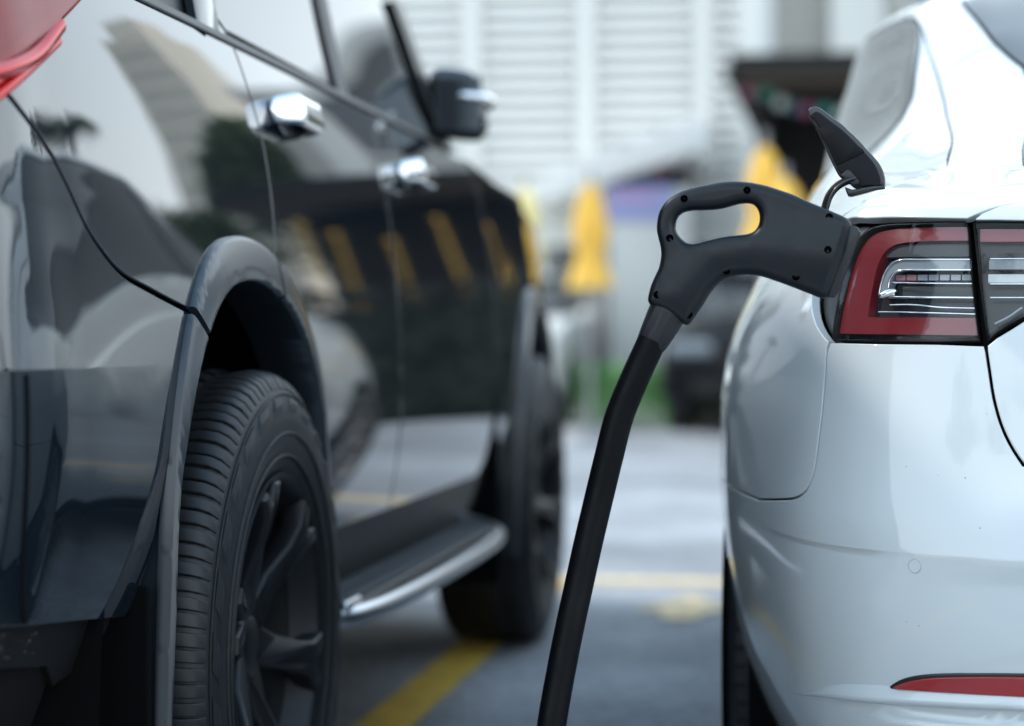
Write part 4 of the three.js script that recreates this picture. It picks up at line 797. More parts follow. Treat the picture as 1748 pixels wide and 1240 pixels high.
// ───────────────────────── the charging plug, its cable and the open flap
const HS = 2.50; // distance of the plug's middle plane
{
  const P2 = (list, s = HS) => list.map(([x, y]) => { const p = at(x, y, s); return [p.x, p.y]; });
  const plug = thing('charging_plug', 'black charging plug with looped grip pushed into the white car', 'charging plug', [0, 0, -HS]);
  const outerPx = [[1454, 385], [1448, 375], [1413, 358], [1382, 345], [1356, 333], [1332, 324.5], [1308, 317], [1292, 313.5], [1276, 311], [1252, 309.5], [1230, 311], [1211, 314.5], [1192, 318], [1175, 322.6], [1162, 327], [1151, 333], [1141, 340.5], [1133, 350], [1126.5, 361], [1123, 373], [1121.5, 392], [1124, 406], [1127.5, 420], [1129, 434], [1125.5, 456], [1119, 471], [1112, 487], [1107, 506], [1106.5, 513], [1110, 520], [1139, 535.5], [1166, 553], [1173, 555.5], [1179, 552], [1187, 541], [1201, 520], [1210, 505], [1219, 493], [1229, 483.5], [1239.5, 476.5], [1252, 472], [1264, 470], [1278, 469.5], [1292, 470.6], [1308, 474.5], [1324, 480], [1345, 487.5], [1364.5, 495], [1385, 503], [1403, 509.5], [1413, 508.5], [1417, 503], [1429, 472.6], [1443, 428]];
  const holePx = [[1158, 371], [1154, 383], [1156, 397], [1166, 409.5], [1174, 414.5], [1183, 416], [1192, 414.5], [1203, 411.5], [1231, 405], [1247, 402.5], [1264, 401], [1275, 399.8], [1284, 397], [1291, 391.5], [1295.5, 383], [1297, 370], [1295.5, 362], [1291.5, 354.5], [1286, 349.8], [1279, 347.8], [1264, 348.5], [1252, 351.5], [1239.5, 355], [1225, 357.8], [1211, 359], [1197, 359.5], [1183, 359.8], [1173, 361.5], [1164, 365]];
  const spaced = (px, n) => new THREE.CatmullRomCurve3(P2(px).map(([x, y]) => V(x, y, 0)), true, 'centripetal').getSpacedPoints(n).slice(0, -1).map((p) => [p.x, p.y]);
  const screws = [[1170, 341], [1276.6, 326.6], [1145.6, 408], [1416, 371.8], [1413.7, 428.2], [1242.3, 463.7], [1359.7, 473.8], [1125, 504], [1178.2, 537.9]];
  // the grip: a flat plan whose edges roll over fully, with the loop's opening and the screw wells left out
  const ccw = (c) => { let a = 0; c.forEach((p, i) => { const q = c[(i + 1) % c.length]; a += p[0] * q[1] - q[0] * p[1]; }); return a > 0 ? c : c.slice().reverse(); };
  const B = 0.0118, TH = 0.0185, K = 10, contours = [ccw(spaced(outerPx, 300)), ccw(spaced(holePx, 160)).reverse()];
  const pos = [], nor = [], idx = [], put = (p, n) => { pos.push(...p); nor.push(...n); return pos.length / 3 - 1; };
  const swell = (x, y) => { let m = 0; for (const [ax, ay, bx2, by2, w] of swellSeg) { const dx = bx2 - ax, dy = by2 - ay, t = clamp(((x - ax) * dx + (y - ay) * dy) / (dx * dx + dy * dy)), d = Math.hypot(x - ax - t * dx, y - ay - t * dy); m = Math.max(m, Math.exp(-((d / w) ** 2))); } return 1 + 0.6 * m; };
  const sw = P2([[1160, 500], [1215, 438], [1290, 425], [1425, 440]]), swellSeg = [[...sw[0], ...sw[1], 0.030], [...sw[1], ...sw[2], 0.030], [...sw[2], ...sw[3], 0.034]];
  const inner = [];
  for (const c of contours) {
    const n = c.length; let N2 = c.map((p, i) => { const a = c[(i + n - 2) % n], b = c[(i + 2) % n], l = Math.hypot(b[0] - a[0], b[1] - a[1]) || 1; return [-(b[1] - a[1]) / l, (b[0] - a[0]) / l]; }); // inward (left of travel)
    const other = contours[c === contours[0] ? 1 : 0];
    let Bi = c.map((p) => Math.min(B, 0.47 * Math.min(...other.map((q) => Math.hypot(p[0] - q[0], p[1] - q[1])))));
    Bi = Bi.map((b, i) => { let ang = 0, len = 0; for (let k = -3; k <= 3; k++) { const p = c[(i + k + n - 1) % n], q = c[(i + k + n) % n], r = c[(i + k + n + 1) % n], a1 = Math.atan2(q[1] - p[1], q[0] - p[0]), a2 = Math.atan2(r[1] - q[1], r[0] - q[0]); let d = a2 - a1; if (d > Math.PI) d -= 2 * Math.PI; if (d < -Math.PI) d += 2 * Math.PI; ang += d; len += Math.hypot(r[0] - q[0], r[1] - q[1]); } return ang > 0.05 ? Math.min(b, Math.max(0.0012, 0.75 * len / ang)) : b; });
    for (let r = 0; r < 12; r++) Bi = Bi.map((b, i) => Math.min(b, (Bi[(i + n - 1) % n] + b + Bi[(i + 1) % n]) / 3));
    const rings = [];
    for (let k = -K; k <= K; k++) {
      const an = k / K * Math.PI / 2, ca = 1 - Math.cos(an);
      rings.push(c.map((p, i) => { const d = Bi[i] * ca, x = p[0] + N2[i][0] * d, y = p[1] + N2[i][1] * d, z = TH * Math.sin(an) * swell(x, y), m = [-N2[i][0] * Math.cos(an), -N2[i][1] * Math.cos(an), Math.sin(an)]; return put([x, y, z], m); }));
    }
    for (let k = 0; k < 2 * K; k++) for (let i = 0; i < n; i++) { const j = (i + 1) % n, a = rings[k][i], b2 = rings[k][j], c2 = rings[k + 1][j], d2 = rings[k + 1][i]; idx.push(a, b2, c2, a, c2, d2); }
    inner.push(rings);
  }
  const xy = (i) => [pos[i * 3], pos[i * 3 + 1]];
  for (const front of [1, -1]) {
    const C = inner.map((r) => r[front > 0 ? 2 * K : 0]), pts = C.map((r) => r.map((i) => new THREE.Vector2(...xy(i))));
    const outerPts = pts[0], holesP = [pts[1]], ids = [...C[0], ...C[1]];
    const vs = [...pts[0], ...pts[1]].map((p) => [p.x, p.y]);
    let T = THREE.ShapeUtils.triangulateShape(outerPts, holesP);
    for (let pass = 0; pass < 6; pass++) {
      const mid = new Map(), out = []; let split = false;
      const m = (a, b2) => { if (Math.hypot(vs[a][0] - vs[b2][0], vs[a][1] - vs[b2][1]) < 0.005 || (ids[a] >= 0 && ids[b2] >= 0 && Math.abs(ids[a] - ids[b2]) <= 1)) return -1; const key = Math.min(a, b2) * 1e6 + Math.max(a, b2); if (!mid.has(key)) { vs.push([(vs[a][0] + vs[b2][0]) / 2, (vs[a][1] + vs[b2][1]) / 2]); ids.push(-1); mid.set(key, vs.length - 1); split = true; } return mid.get(key); };
      for (const [a, b2, c] of T) { const x = m(a, b2), y = m(b2, c), z = m(c, a), k = (x >= 0) + (y >= 0) + (z >= 0); if (!k) out.push([a, b2, c]); else if (k === 3) out.push([a, x, z], [x, b2, y], [z, y, c], [x, y, z]); else if (k === 1) { if (x >= 0) out.push([a, x, c], [x, b2, c]); else if (y >= 0) out.push([a, b2, y], [a, y, c]); else out.push([a, b2, z], [z, b2, c]); } else { if (x < 0) out.push([a, b2, y], [a, y, z], [z, y, c]); else if (y < 0) out.push([a, x, z], [x, b2, z], [b2, c, z]); else out.push([a, x, c], [x, b2, y], [x, y, c]); } }
      T = out; if (!split) break;
    }
    const map = vs.map(([x, y], i) => { if (ids[i] >= 0) return ids[i]; const e = 1e-4, f = (a, b2) => TH * swell(a, b2), gx = (f(x + e, y) - f(x - e, y)) / (2 * e), gy = (f(x, y + e) - f(x, y - e)) / (2 * e), l = Math.hypot(gx, gy, 1); return put([x, y, front * f(x, y)], [-gx / l, -gy / l, front / l]); });
    for (const i of ids) if (i >= 0) { const [x, y] = xy(i), e = 1e-4, f = (a, b2) => TH * swell(a, b2), gx = (f(x + e, y) - f(x - e, y)) / (2 * e), gy = (f(x, y + e) - f(x, y - e)) / (2 * e), l = Math.hypot(gx, gy, 1); nor[i * 3] = -gx / l; nor[i * 3 + 1] = -gy / l; nor[i * 3 + 2] = front / l; }
    for (const [a, b2, c] of T) front > 0 ? idx.push(map[a], map[b2], map[c]) : idx.push(map[a], map[c], map[b2]);
  }
  const gg = new THREE.BufferGeometry(); gg.setAttribute('position', new THREE.Float32BufferAttribute(pos, 3)); gg.setAttribute('normal', new THREE.Float32BufferAttribute(nor, 3)); gg.setAttribute('uv', new THREE.Float32BufferAttribute(pos.filter((_, i) => i % 3 < 2), 2)); gg.setIndex(idx);
  part('grip_body', gg, M.handle, plug);
  // screw wells: a dark countersunk socket with a raised rim and the screw head at its bottom
  screws.forEach(([px, py]) => {
    const [x, y] = P2([[px, py]])[0]; let bd = 1e9, bi = 0, bc = null; for (const c of contours) c.forEach((p, i) => { const d = Math.hypot(p[0] - x, p[1] - y); if (d < bd) { bd = d; bi = i; bc = c; } });
    const ca = clamp(1 - bd / B), sa = Math.sqrt(1 - ca * ca), z = TH * sa * swell(x, y), inn = [(x - bc[bi][0]) / bd, (y - bc[bi][1]) / bd], nn = V(-inn[0] * ca * 0.8, -inn[1] * ca * 0.8, Math.max(sa, 0.4)).normalize(), q = new THREE.Quaternion().setFromUnitVectors(V(0, 0, 1), nn);
    const put3 = (g) => g.applyQuaternion(q).translate(x, y, z);
    const w = new THREE.Group(); w.name = 'screw_well'; plug.add(w);
    part('rim', put3(new THREE.TorusGeometry(0.0044, 0.00030, 8, 28)), M.handle, w);
    part('socket', put3(new THREE.LatheGeometry([[0, 0.0001], [0.0018, 0.00012], [0.0036, 0.0004], [0.0044, 0.0005]].map((p) => new THREE.Vector2(...p)), 24).rotateX(Math.PI / 2)), M.hole, w);
    part('screw', put3(merge([new THREE.CylinderGeometry(0.0013, 0.0013, 0.0004, 12).rotateX(Math.PI / 2).translate(0, 0, 0.0003)])), M.liner, w);
  });
  // seam between the half shells round the rim is below sight; the nose that enters the socket
  const nose = new THREE.Shape(P2([[1450, 384], [1464, 388], [1470, 398], [1462, 420], [1446, 462], [1432, 500], [1424, 509], [1412, 508], [1425, 470], [1440, 425]]).map((p) => new THREE.Vector2(...p)));
  const ng = new THREE.ExtrudeGeometry(nose, { depth: 0.022, bevelEnabled: true, bevelSize: 0.002, bevelOffset: -0.002, bevelThickness: 0.004, bevelSegments: 3 }).translate(0, 0, -0.014);
  part('nose', toCreasedNormals(ng, 0.6), M.plastic, plug);
  // strain relief: a tapered collar
  const a = at(1139, 535, HS), b = at(1110.5, 590, HS), ax = b.clone().sub(a), L = ax.length();
  const q = new THREE.Quaternion().setFromUnitVectors(V(0, -1, 0), ax.clone().normalize());
  const col = new THREE.LatheGeometry([[0, 0.012], [0.0218, 0.012], [0.0228, 0.006], [0.0226, 0.0], [0.0205, -L * 0.5], [0.0182, -L * 0.93], [0.0174, -L * 0.98], [0.0160, -L], [0, -L]].map((p) => new THREE.Vector2(...p)).reverse(), 48);
  col.scale(1, 1, 0.86).applyQuaternion(q).translate(a.x, a.y, 0); part('strain_relief', toCreasedNormals(col, 0.7), M.plastic, plug);

  const cable = thing('charging_cable', 'thick black charging cable hanging from the plug between the two cars', 'cable', [0, 0, 0]);
  const pts = [[1114, 580], [1105, 600], [1083, 648], [1057, 712], [1040, 778], [1022.5, 850], [1002, 937], [986, 1010], [974.5, 1062], [958, 1145], [945, 1217], [934, 1290]].map(([x, y], i) => at(x, y, HS - 0.0 - Math.max(0, i - 5) * 0.006));
  const e = pts[pts.length - 1];
  pts.push(V(e.x - 0.03, 0.17, e.z + 0.04), V(e.x - 0.08, 0.06, e.z + 0.16), V(e.x - 0.05, 0.022, e.z + 0.45), V(e.x + 0.25, 0.021, e.z + 0.9), V(e.x + 0.6, 0.021, e.z + 1.5), V(e.x + 0.7, 0.021, e.z + 2.2));
  const tg = new THREE.TubeGeometry(new THREE.CatmullRomCurve3(pts, false, 'centripetal'), 260, 0.0172, 28);
  { const t = tg.attributes.uv; for (let i = 0; i < t.count; i++) t.setXY(i, t.getX(i) * 4, t.getY(i) * 0.12); }
  part('sheath', tg, M.cable, cable);

  // flap, opened upwards on its hinge arm: a child of the car
  const fl = new THREE.Group(); fl.name = 'charge_flap'; tes.add(fl);
  const FS = 2.575, F2 = (l, s = FS) => l.map(([x, y]) => { const p = at(1240 + x / 3.264, y / 3.264, s); return new THREE.Vector2(p.x, p.y); });
  const sm = (l) => new THREE.Shape(new THREE.CatmullRomCurve3(l.map((p) => V(p.x, p.y, 0)), true, 'centripetal', 0.5).getSpacedPoints(140).slice(0, -1).map((p) => new THREE.Vector2(p.x, p.y)));
  const ext = (shape, d, r, z, m, name) => part(name, toCreasedNormals(new THREE.ExtrudeGeometry(shape, { depth: d, bevelEnabled: true, bevelSize: r, bevelOffset: -r, bevelThickness: r, bevelSegments: 4, curveSegments: 4 }).translate(0, 0, z), 0.7), m, fl);
  const gloss = phys({ color: rgb(0.008, 0.010, 0.013), roughness: 0.3, clearcoat: 0.4, clearcoatRoughness: 0.2 });
  const tilt = (g) => g;
  ext(sm(F2([[455, 628], [466, 606], [492, 599], [518, 604], [560, 632], [600, 664], [640, 692], [690, 738], [740, 786], [790, 842], [838, 894], [868, 940], [883, 985], [886, 1020], [882, 1052], [845, 1050], [800, 1052], [750, 1058], [715, 1050], [690, 1030], [660, 1010], [630, 985], [600, 930], [575, 880], [545, 810], [515, 745], [480, 680]])), 0.006, 0.0025, -FS, gloss, 'flap_plate');
  ext(sm(F2([[470, 650], [500, 628], [530, 640], [580, 680], [630, 715], [690, 770], [745, 826], [795, 880], [830, 925], [852, 975], [862, 1018], [855, 1040], [800, 1040], [745, 1044], [720, 1030], [690, 1005], [640, 975], [612, 925], [585, 870], [555, 800], [525, 735], [494, 680]])), 0.004, 0.0015, -FS + 0.0095, phys({ color: rgb(0.007, 0.0075, 0.010), roughness: 0.55, specularIntensity: 0.4 }), 'flap_lining');
  ext(sm(F2([[518, 735], [545, 712], [590, 700], [640, 735], [700, 795], [768, 850], [740, 872], [690, 895], [640, 918], [612, 922], [585, 865], [550, 800]])), 0.001, 0.0012, -FS + 0.0142, phys({ color: rgb(0.004, 0.0045, 0.006), roughness: 0.5, specularIntensity: 0.35 }), 'flap_pad');
  ext(new THREE.Shape(F2([[662, 1048], [700, 1062], [760, 1052], [820, 1042], [884, 1040], [884, 1056], [840, 1062], [760, 1084], [700, 1098], [682, 1096], [672, 1080]])), 0.020, 0.002, -FS - 0.004, gloss, 'flap_foot');
  ext(new THREE.Shape(F2([[640, 985], [672, 955], [690, 958], [742, 1020], [735, 1035], [700, 1040], [665, 1012]])), 0.010, 0.002, -FS + 0.012, M.plastic, 'hinge_block');
  const arm = [[712, 998], [668, 1010], [630, 1030], [598, 1058], [573, 1095], [558, 1135], [548, 1180], [556, 1215]].map(([x, y]) => { const p = at(1240 + x / 3.264, y / 3.264, FS - 0.02); return p; });
  { const c = new THREE.CatmullRomCurve3(arm, false, 'centripetal'), s = new THREE.Shape(); const w = 0.0042, hh = 0.0042; s.absellipse(0, 0, w, hh, 0, Math.PI * 2); part('hinge_arm', new THREE.TubeGeometry(c, 40, 0.0048, 12), M.cable, fl); part('hinge_rib', new THREE.TubeGeometry(new THREE.CatmullRomCurve3(arm.map((p) => p.clone().add(V(0.0025, 0.001, 0.0035))), false, 'centripetal'), 40, 0.0018, 8), gloss, fl); }
}

// ───────────────────────── the street behind: slatted building, stall, parasols, kiosk, parked cars
{
  const D = 22, b = thing('slatted_building', 'white building faced with horizontal slats across the far side of the car park', 'building', [0, 0, -D]);
  const x0 = -11.2, x1 = -0.80, y0 = 2.55, y1 = 8.2, pitch = 0.151, bayW = 1.2;
  part('wall', merge([bx(x1 - x0, y1 - y0 + 0.2, 6, (x0 + x1) / 2, (y0 + y1) / 2, -3.12), bx(x1 - x0, y0, 6, (x0 + x1) / 2, y0 / 2 - 0.02, -3.15)]), M.slatGap, b);
  part('plinth_wall', bx(x1 - x0, y0 - 0.1, 0.06, (x0 + x1) / 2, y0 / 2 - 0.04, -0.10), M.wallWhite, b);
  part('roof_edge', bx(x1 - x0 + 0.3, 0.3, 6.3, (x0 + x1) / 2, y1 + 0.25, -3.0), M.wallWhite, b);
  const posts = []; for (let x = at(1000, 0, D).x + 0; x > x0; x -= bayW) posts.push(x); for (let x = at(1200, 0, D).x; x < x1; x += bayW) posts.push(x);
  for (const x of posts) part('post', bx(0.18, y1 - y0, 0.08, x, (y0 + y1) / 2, 0.0), M.slat, b);
  part('post', bx(0.2, y1, 0.12, x1 - 0.1, y1 / 2, 0.0), M.slat, b);
  const sg = new RoundedBoxGeometry(1, 0.098, 0.05, 2, 0.008), xs = [...posts].sort((p, q) => p - q);
  let first = null; const many = [];
  for (let i = 0; i < xs.length; i++) {
    const a = xs[i] + 0.11, c = (xs[i + 1] ?? x1 - 0.09) - 0.11; if (c - a < 0.1) continue;
    for (let y = y0 + 0.08; y < y1 - 0.05; y += pitch) {
      if (a > -5.8 && y < 4.7) { const o = part('slat', sg, M.slat, b); o.scale.x = c - a; o.position.set((a + c) / 2, y, -0.045); o.rotation.x = -0.18; }
      else many.push(bx(c - a, 0.098, 0.04, 0, 0, 0).rotateX(-0.18).translate((a + c) / 2, y, -0.045));
    }
  }
  const o = part('slats', merge(many), M.slat, b); o.userData.kind = 'stuff';
  // ground-floor openings
  for (const px of [925, 1095, 1215]) { const p = at(px, 520, D); part('shop_window', merge([bx(0.75, 1.3, 0.05, p.x, 1.15, -0.05)]), M.winGlass, b); part('window_frame', merge([bx(0.85, 0.07, 0.07, p.x, 1.83, -0.03), bx(0.85, 0.07, 0.07, p.x, 0.47, -0.03), bx(0.07, 1.4, 0.06, p.x - 0.41, 1.15, -0.03), bx(0.07, 1.4, 0.06, p.x + 0.41, 1.15, -0.03), bx(0.05, 1.3, 0.05, p.x, 1.15, -0.02)]), M.slat, b); }
}
{ // market stall with a white pitched canopy
  const s = 21.0, X = (px) => at(px, 0, s).x, Y = (py) => at(1000, py, s).y;
  const t = thing('market_stall', 'market stall under a white sloping canopy with a violet-blue banner on its counter', 'stall', [0, 0, -s]);
  const xl = X(905), xr = X(1192), xm = X(1185), top = Y(200), low = Y(305);
  const can = new THREE.Shape([[xl, low], [xr, top], [xr, top - 0.34], [xl, low - 0.26]].map((p) => new THREE.Vector2(...p)));
  part('canopy', new THREE.ExtrudeGeometry(can, { depth: 2.0, bevelEnabled: false }).translate(0, 0, -2.0), phys({ color: rgb(0.9, 0.9, 0.88), roughness: 0.8, transmission: 0.4, thickness: 0 }), t);
  for (const [x, z, h] of [[X(1035), -0.1, Y(275)], [X(1180), -0.1, top - 0.1], [X(1035), -1.9, Y(275)], [X(1180), -1.9, top - 0.1]]) part('pole', new THREE.CylinderGeometry(0.02, 0.02, h, 10).translate(x, h / 2, z), M.metalGrey, t);
  part('back_cloth', bx(X(1172) - X(1032), Y(238) - Y(330), 0.03, (X(1032) + X(1172)) / 2, (Y(250) + Y(330)) / 2 - 0.02, -0.9), M.brown, t);
  part('shelf', merge([bx(X(1150) - X(1030), 0.12, 0.4, (X(1030) + X(1150)) / 2, Y(312), -0.5)]), phys({ color: rgb(0.02, 0.025, 0.06), roughness: 0.8 }), t);
  part('counter', bx(X(1172) - X(1032), Y(322), 0.7, (X(1032) + X(1172)) / 2, Y(322) / 2, -0.45), M.wallWhite, t);
  part('banner', bx(X(1150) - X(1032), Y(318) - Y(378), 0.02, (X(1032) + X(1150)) / 2, (Y(318) + Y(378)) / 2, -0.085), M.banner, t);
  part('banner_stripe', bx(X(1120) - X(1045), 0.06, 0.012, (X(1045) + X(1120)) / 2, Y(336), -0.07), phys({ color: rgb(0.5, 0.25, 0.45), roughness: 0.7 }), t);
  for (const [px, py, c, w, h] of [[1062, 292, [0.25, 0.03, 0.05], 0.16, 0.2], [1092, 296, [0.03, 0.04, 0.12], 0.14, 0.2], [1122, 286, [0.22, 0.02, 0.03], 0.13, 0.26], [1142, 300, [0.04, 0.04, 0.06], 0.15, 0.15]]) { const o = thing('merchandise_bag', ['dark red cloth bag hanging leftmost in the market stall', 'navy cloth bag hanging beside the dark red bag in the market stall', 'tall crimson bag hanging near the right pole of the stall', 'small black bag hanging rightmost in the market stall'][[1062, 1092, 1122, 1142].indexOf(px)], 'bag', [X(px), Y(py), -s - 0.5]); part('pouch', rbx(w, h, 0.08, 0.03), phys({ color: rgb(...c), roughness: 0.8 }), o); part('strap', new THREE.TorusGeometry(w * 0.3, 0.008, 6, 20, Math.PI).translate(0, h / 2, 0), M.dark, o); }
}
function parasol(px, pyTop, pyLow, s, m, label, wide = 0.13) { // folded: a pleated cloth tied on its pole, heavy foot below
  const top = at(px, pyTop, s), low = at(px, pyLow, s), t = thing('folded_parasol', label, 'parasol', [top.x, 0, -s], rnd() * 3, 'folded yellow parasols');
  const h = top.y - low.y, n = 10, prof = [[0.015, 0], [0.05, -0.03], [0.6, -0.18], [0.95, -0.42], [0.98, -0.55], [0.66, -0.70], [0.95, -0.82], [1.25, -1.0]], rw = [];
  for (const [r, y] of prof) { const q = []; for (let k = 0; k <= 64; k++) { const a = k / 64 * Math.PI * 2, rr = wide * r * (1 + 0.18 * Math.cos(a * 8)); q.push(V(rr * Math.cos(a), top.y + y * h, rr * Math.sin(a))); } rw.push(q.reverse()); }
  part('cloth', rows(rw, false, 0.8), m, t);
  part('tie', new THREE.TorusGeometry(wide * 0.74, 0.012, 6, 32).rotateX(Math.PI / 2).translate(0, top.y - 0.76 * h, 0), m, t);
  part('pole', new THREE.CylinderGeometry(0.022, 0.022, top.y + 0.04, 12).translate(0, top.y / 2 + 0.04, 0), M.metalGrey, t);
  part('foot', new THREE.CylinderGeometry(0.24, 0.27, 0.10, 24).translate(0, 0.05, 0), M.metalGrey, t);
  return t;
}
parasol(1008, 300, 492, 17.2, M.yellowCloth, 'folded yellow parasol standing beside the left end of the market stall', 0.13);
parasol(1305, 238, 420, 15.6, M.yellowCloth, 'taller folded yellow parasol in front of the dark kiosk', 0.125);
parasol(1340, 296, 430, 15.0, M.yellowCloth, 'shorter folded yellow parasol beside the taller one at the kiosk', 0.12);
parasol(897, 312, 440, 20, M.yellowClothPale, 'pale yellow folded parasol standing beyond the bonnet of the black car', 0.13);
{ // dark kiosk, roof jutting to the left, with coloured paper lanterns under its eave
  const s = 18, X = (px) => at(px, 0, s).x, Y = (py) => at(1300, py, s).y;
  const k = thing('dark_kiosk', 'black timber kiosk with a jutting flat roof behind the white car', 'kiosk', [0, 0, -s]);
  part('roof', merge([bx(4.3, 0.16, 3.2, X(1250) + 2.15, Y(118), -1.2)]), M.dark, k);
  part('soffit', bx(4.1, 0.05, 3.0, X(1250) + 2.15, Y(118) - 0.11, -1.2), M.brown, k);
  part('wall', merge([bx(3.6, Y(120), 0.1, X(1290) + 1.8, Y(120) / 2, -1.6), bx(0.1, Y(120), 1.4, X(1298), Y(120) / 2, -0.9)]), M.dark, k);
  const boards = 16; for (let i = 0; i < boards; i++) part('board', bx(0.20, Y(126) - 0.9, 0.03, X(1300) + 0.1 + i * 0.225, (Y(126) + 0.9) / 2, -1.53), M.dark, k);
  part('counter', bx(3.0, 0.9, 0.5, X(1335) + 1.5, 0.45, -0.9), M.brown, k);
  const brace = new THREE.BoxGeometry(0.08, 1.0, 0.08).rotateZ(0.45).translate(X(1285), Y(205), -0.2); part('brace', brace, M.dark, k);
  const cols = [[0.30, 0.10, 0.16, 'pink'], [0.05, 0.30, 0.20, 'green'], [0.50, 0.55, 0.48, 'cream'], [0.02, 0.10, 0.14, 'teal'], [0.32, 0.06, 0.14, 'crimson'], [0.03, 0.32, 0.26, 'sea green'], [0.55, 0.58, 0.52, 'white']];
  const spots = [[1280, 158], [1307, 160], [1334, 176], [1358, 184], [1378, 188], [1408, 190], [1436, 196]];
  spots.forEach(([px, py], i) => { const p = at(px, py, s - 0.1), o = thing('paper_lantern', `${cols[i][3]} paper lantern hanging under the kiosk roof`, 'lantern', [p.x, p.y, p.z], 0, 'paper lanterns under the kiosk roof'); part('globe', new THREE.SphereGeometry(0.058, 20, 14), phys({ color: rgb(...cols[i].slice(0, 3).map((c) => c * 0.6)), roughness: 0.6 }), o); part('cord', new THREE.CylinderGeometry(0.004, 0.004, 0.3, 6).translate(0, 0.2, 0), M.dark, o); });
}
{ // grey rendered building beyond the kiosk
  const s = 27, X = (px) => at(px, 0, s).x, b = thing('grey_building', 'grey rendered building with a broad white pillar above the kiosk', 'building', [0, 0, -s]);
  part('wall', bx(5.4, 6.4, 8, X(1288) + 2.7, 3.2, -4.0), M.wallGrey, b); part('parapet', bx(5.6, 0.25, 8.2, X(1288) + 2.7, 6.5, -4.0), M.slat, b);
  part('pillar', rbx(X(1508) - X(1417), 6.3, 0.5, 0.03, (X(1417) + X(1508)) / 2, 3.15, 0.05), M.slat, b);
  part('pillar', rbx(0.62, 6.3, 0.5, 0.03, X(1417) + 3.6, 3.15, 0.05), M.slat, b);
  for (let i = 0; i < 2; i++) for (let j = 0; j < 2; j++) { const x = X(1508) + 0.8 + i * 1.3, y = 3.9 + j * 1.75; const f = part('window', merge([bx(1.1, 0.08, 0.1, x, y + 0.72, 0.03), bx(1.1, 0.08, 0.1, x, y - 0.72, 0.03), bx(0.08, 1.5, 0.1, x - 0.53, y, 0.032), bx(0.08, 1.5, 0.1, x + 0.53, y, 0.032)]), M.slat, b); part('pane', bx(1.0, 1.4, 0.03, x, y, 0.01), M.winGlass, f); }
}
{ // low green planter hedge
  const s = 19.6, xl = at(985, 0, s).x, xr = at(1150, 0, s).x + 0.4, t = thing('planter', 'long low planter filled with bright green ground cover before the building', 'planter', [0, 0, -s]);
  part('box', rbx(xr - xl, 0.22, 0.6, 0.02, (xl + xr) / 2, 0.11, 0), M.wallGrey, t);
  const g = []; for (let i = 0; i < 1500; i++) { const q = new THREE.PlaneGeometry(0.06, 0.09).rotateX(R(-1.2, 0.3)).rotateY(R(0, 6.28)); g.push(q.translate(R(xl, xr), R(0.05, 0.56), R(-0.3, 0.36))); }
  part('foliage', merge([rbx(xr - xl - 0.04, 0.38, 0.5, 0.08, (xl + xr) / 2, 0.36, 0), ...g]), M.turf, t).userData.kind = 'stuff';
}
// a simple parked saloon seen from its front: shaped shell, glasshouse, lamps, grille, wheels
function parkedCar(name, label, x, s, turn, m, group) {
  const t = thing(name, label, 'car', [x, 0, -s], turn, group), L = 4.4, prof = [[-2.15, 0.32], [-2.2, 0.62], [-2.08, 0.86], [-1.3, 0.98], [-0.72, 1.04], [-0.1, 1.40], [0.55, 1.46], [1.25, 1.38], [1.8, 1.06], [2.15, 0.98], [2.2, 0.6], [2.14, 0.32]];
  const low = [[-2.15, 0.3], [-2.2, 0.62], [-2.08, 0.86], [-1.3, 0.98], [-0.72, 1.04], [0, 1.06], [1.0, 1.06], [1.8, 1.04], [2.15, 0.96], [2.2, 0.6], [2.14, 0.3], [1.72, 0.3], [1.62, 0.52], [1.35, 0.66], [1.08, 0.52], [0.98, 0.3], [-0.98, 0.3], [-1.08, 0.52], [-1.35, 0.66], [-1.62, 0.52], [-1.72, 0.3]];
  const sh = new THREE.Shape(low.map((p) => new THREE.Vector2(...p)));
  const body = new THREE.ExtrudeGeometry(sh, { depth: 1.5, bevelEnabled: true, bevelSize: 0.06, bevelThickness: 0.13, bevelSegments: 5, bevelOffset: -0.06 }).translate(0, 0, -0.75).rotateY(Math.PI / 2); // length along z, front at +z
  part('body', toCreasedNormals(body, 0.6), m, t);
  const cab = new THREE.Shape([[-0.72, 1.03], [-0.1, 1.38], [0.5, 1.45], [1.15, 1.38], [1.75, 1.03]].map((p) => new THREE.Vector2(...p)));
  part('windows', toCreasedNormals(new THREE.ExtrudeGeometry(cab, { depth: 1.1, bevelEnabled: true, bevelSize: 0.05, bevelThickness: 0.16, bevelSegments: 4, bevelOffset: -0.05 }).translate(0, 0, -0.55).rotateY(Math.PI / 2), 0.6), M.winGlass, t);
  part('roof', rbx(1.12, 0.05, 1.2, 0.02, 0, 1.445, -0.5), m, t);
  for (const sx of [-1, 1]) { part('headlight', rbx(0.38, 0.13, 0.12, 0.04, sx * 0.62, 0.74, 2.12), M.lampClear, t); part('side_mirror', rbx(0.18, 0.12, 0.1, 0.04, sx * 0.98, 1.05, 0.55), m, t); }
  part('grille', rbx(0.8, 0.2, 0.06, 0.02, 0, 0.68, 2.19), M.dark, t); part('lower_grille', rbx(1.2, 0.14, 0.06, 0.02, 0, 0.42, 2.17), M.dark, t);
  for (const sx of [-1, 1]) for (const z of [-1.35, 1.35]) { const w = new THREE.Group(); w.name = 'wheel'; w.position.set(sx * 0.86, 0.31, z); w.rotation.y = sx < 0 ? Math.PI : 0; t.add(w); part('tyre', lathe(tyreProfile(0.31, 0.2, 0.2), 40), M.rubber, w); part('rim', merge([lathe([[0.1, 0.01], [0.02, 0.06], [0.05, 0.1], [0.02, 0.17], [0.01, 0.21]], 32)]), M.metalGrey, w); }
  return t;
}
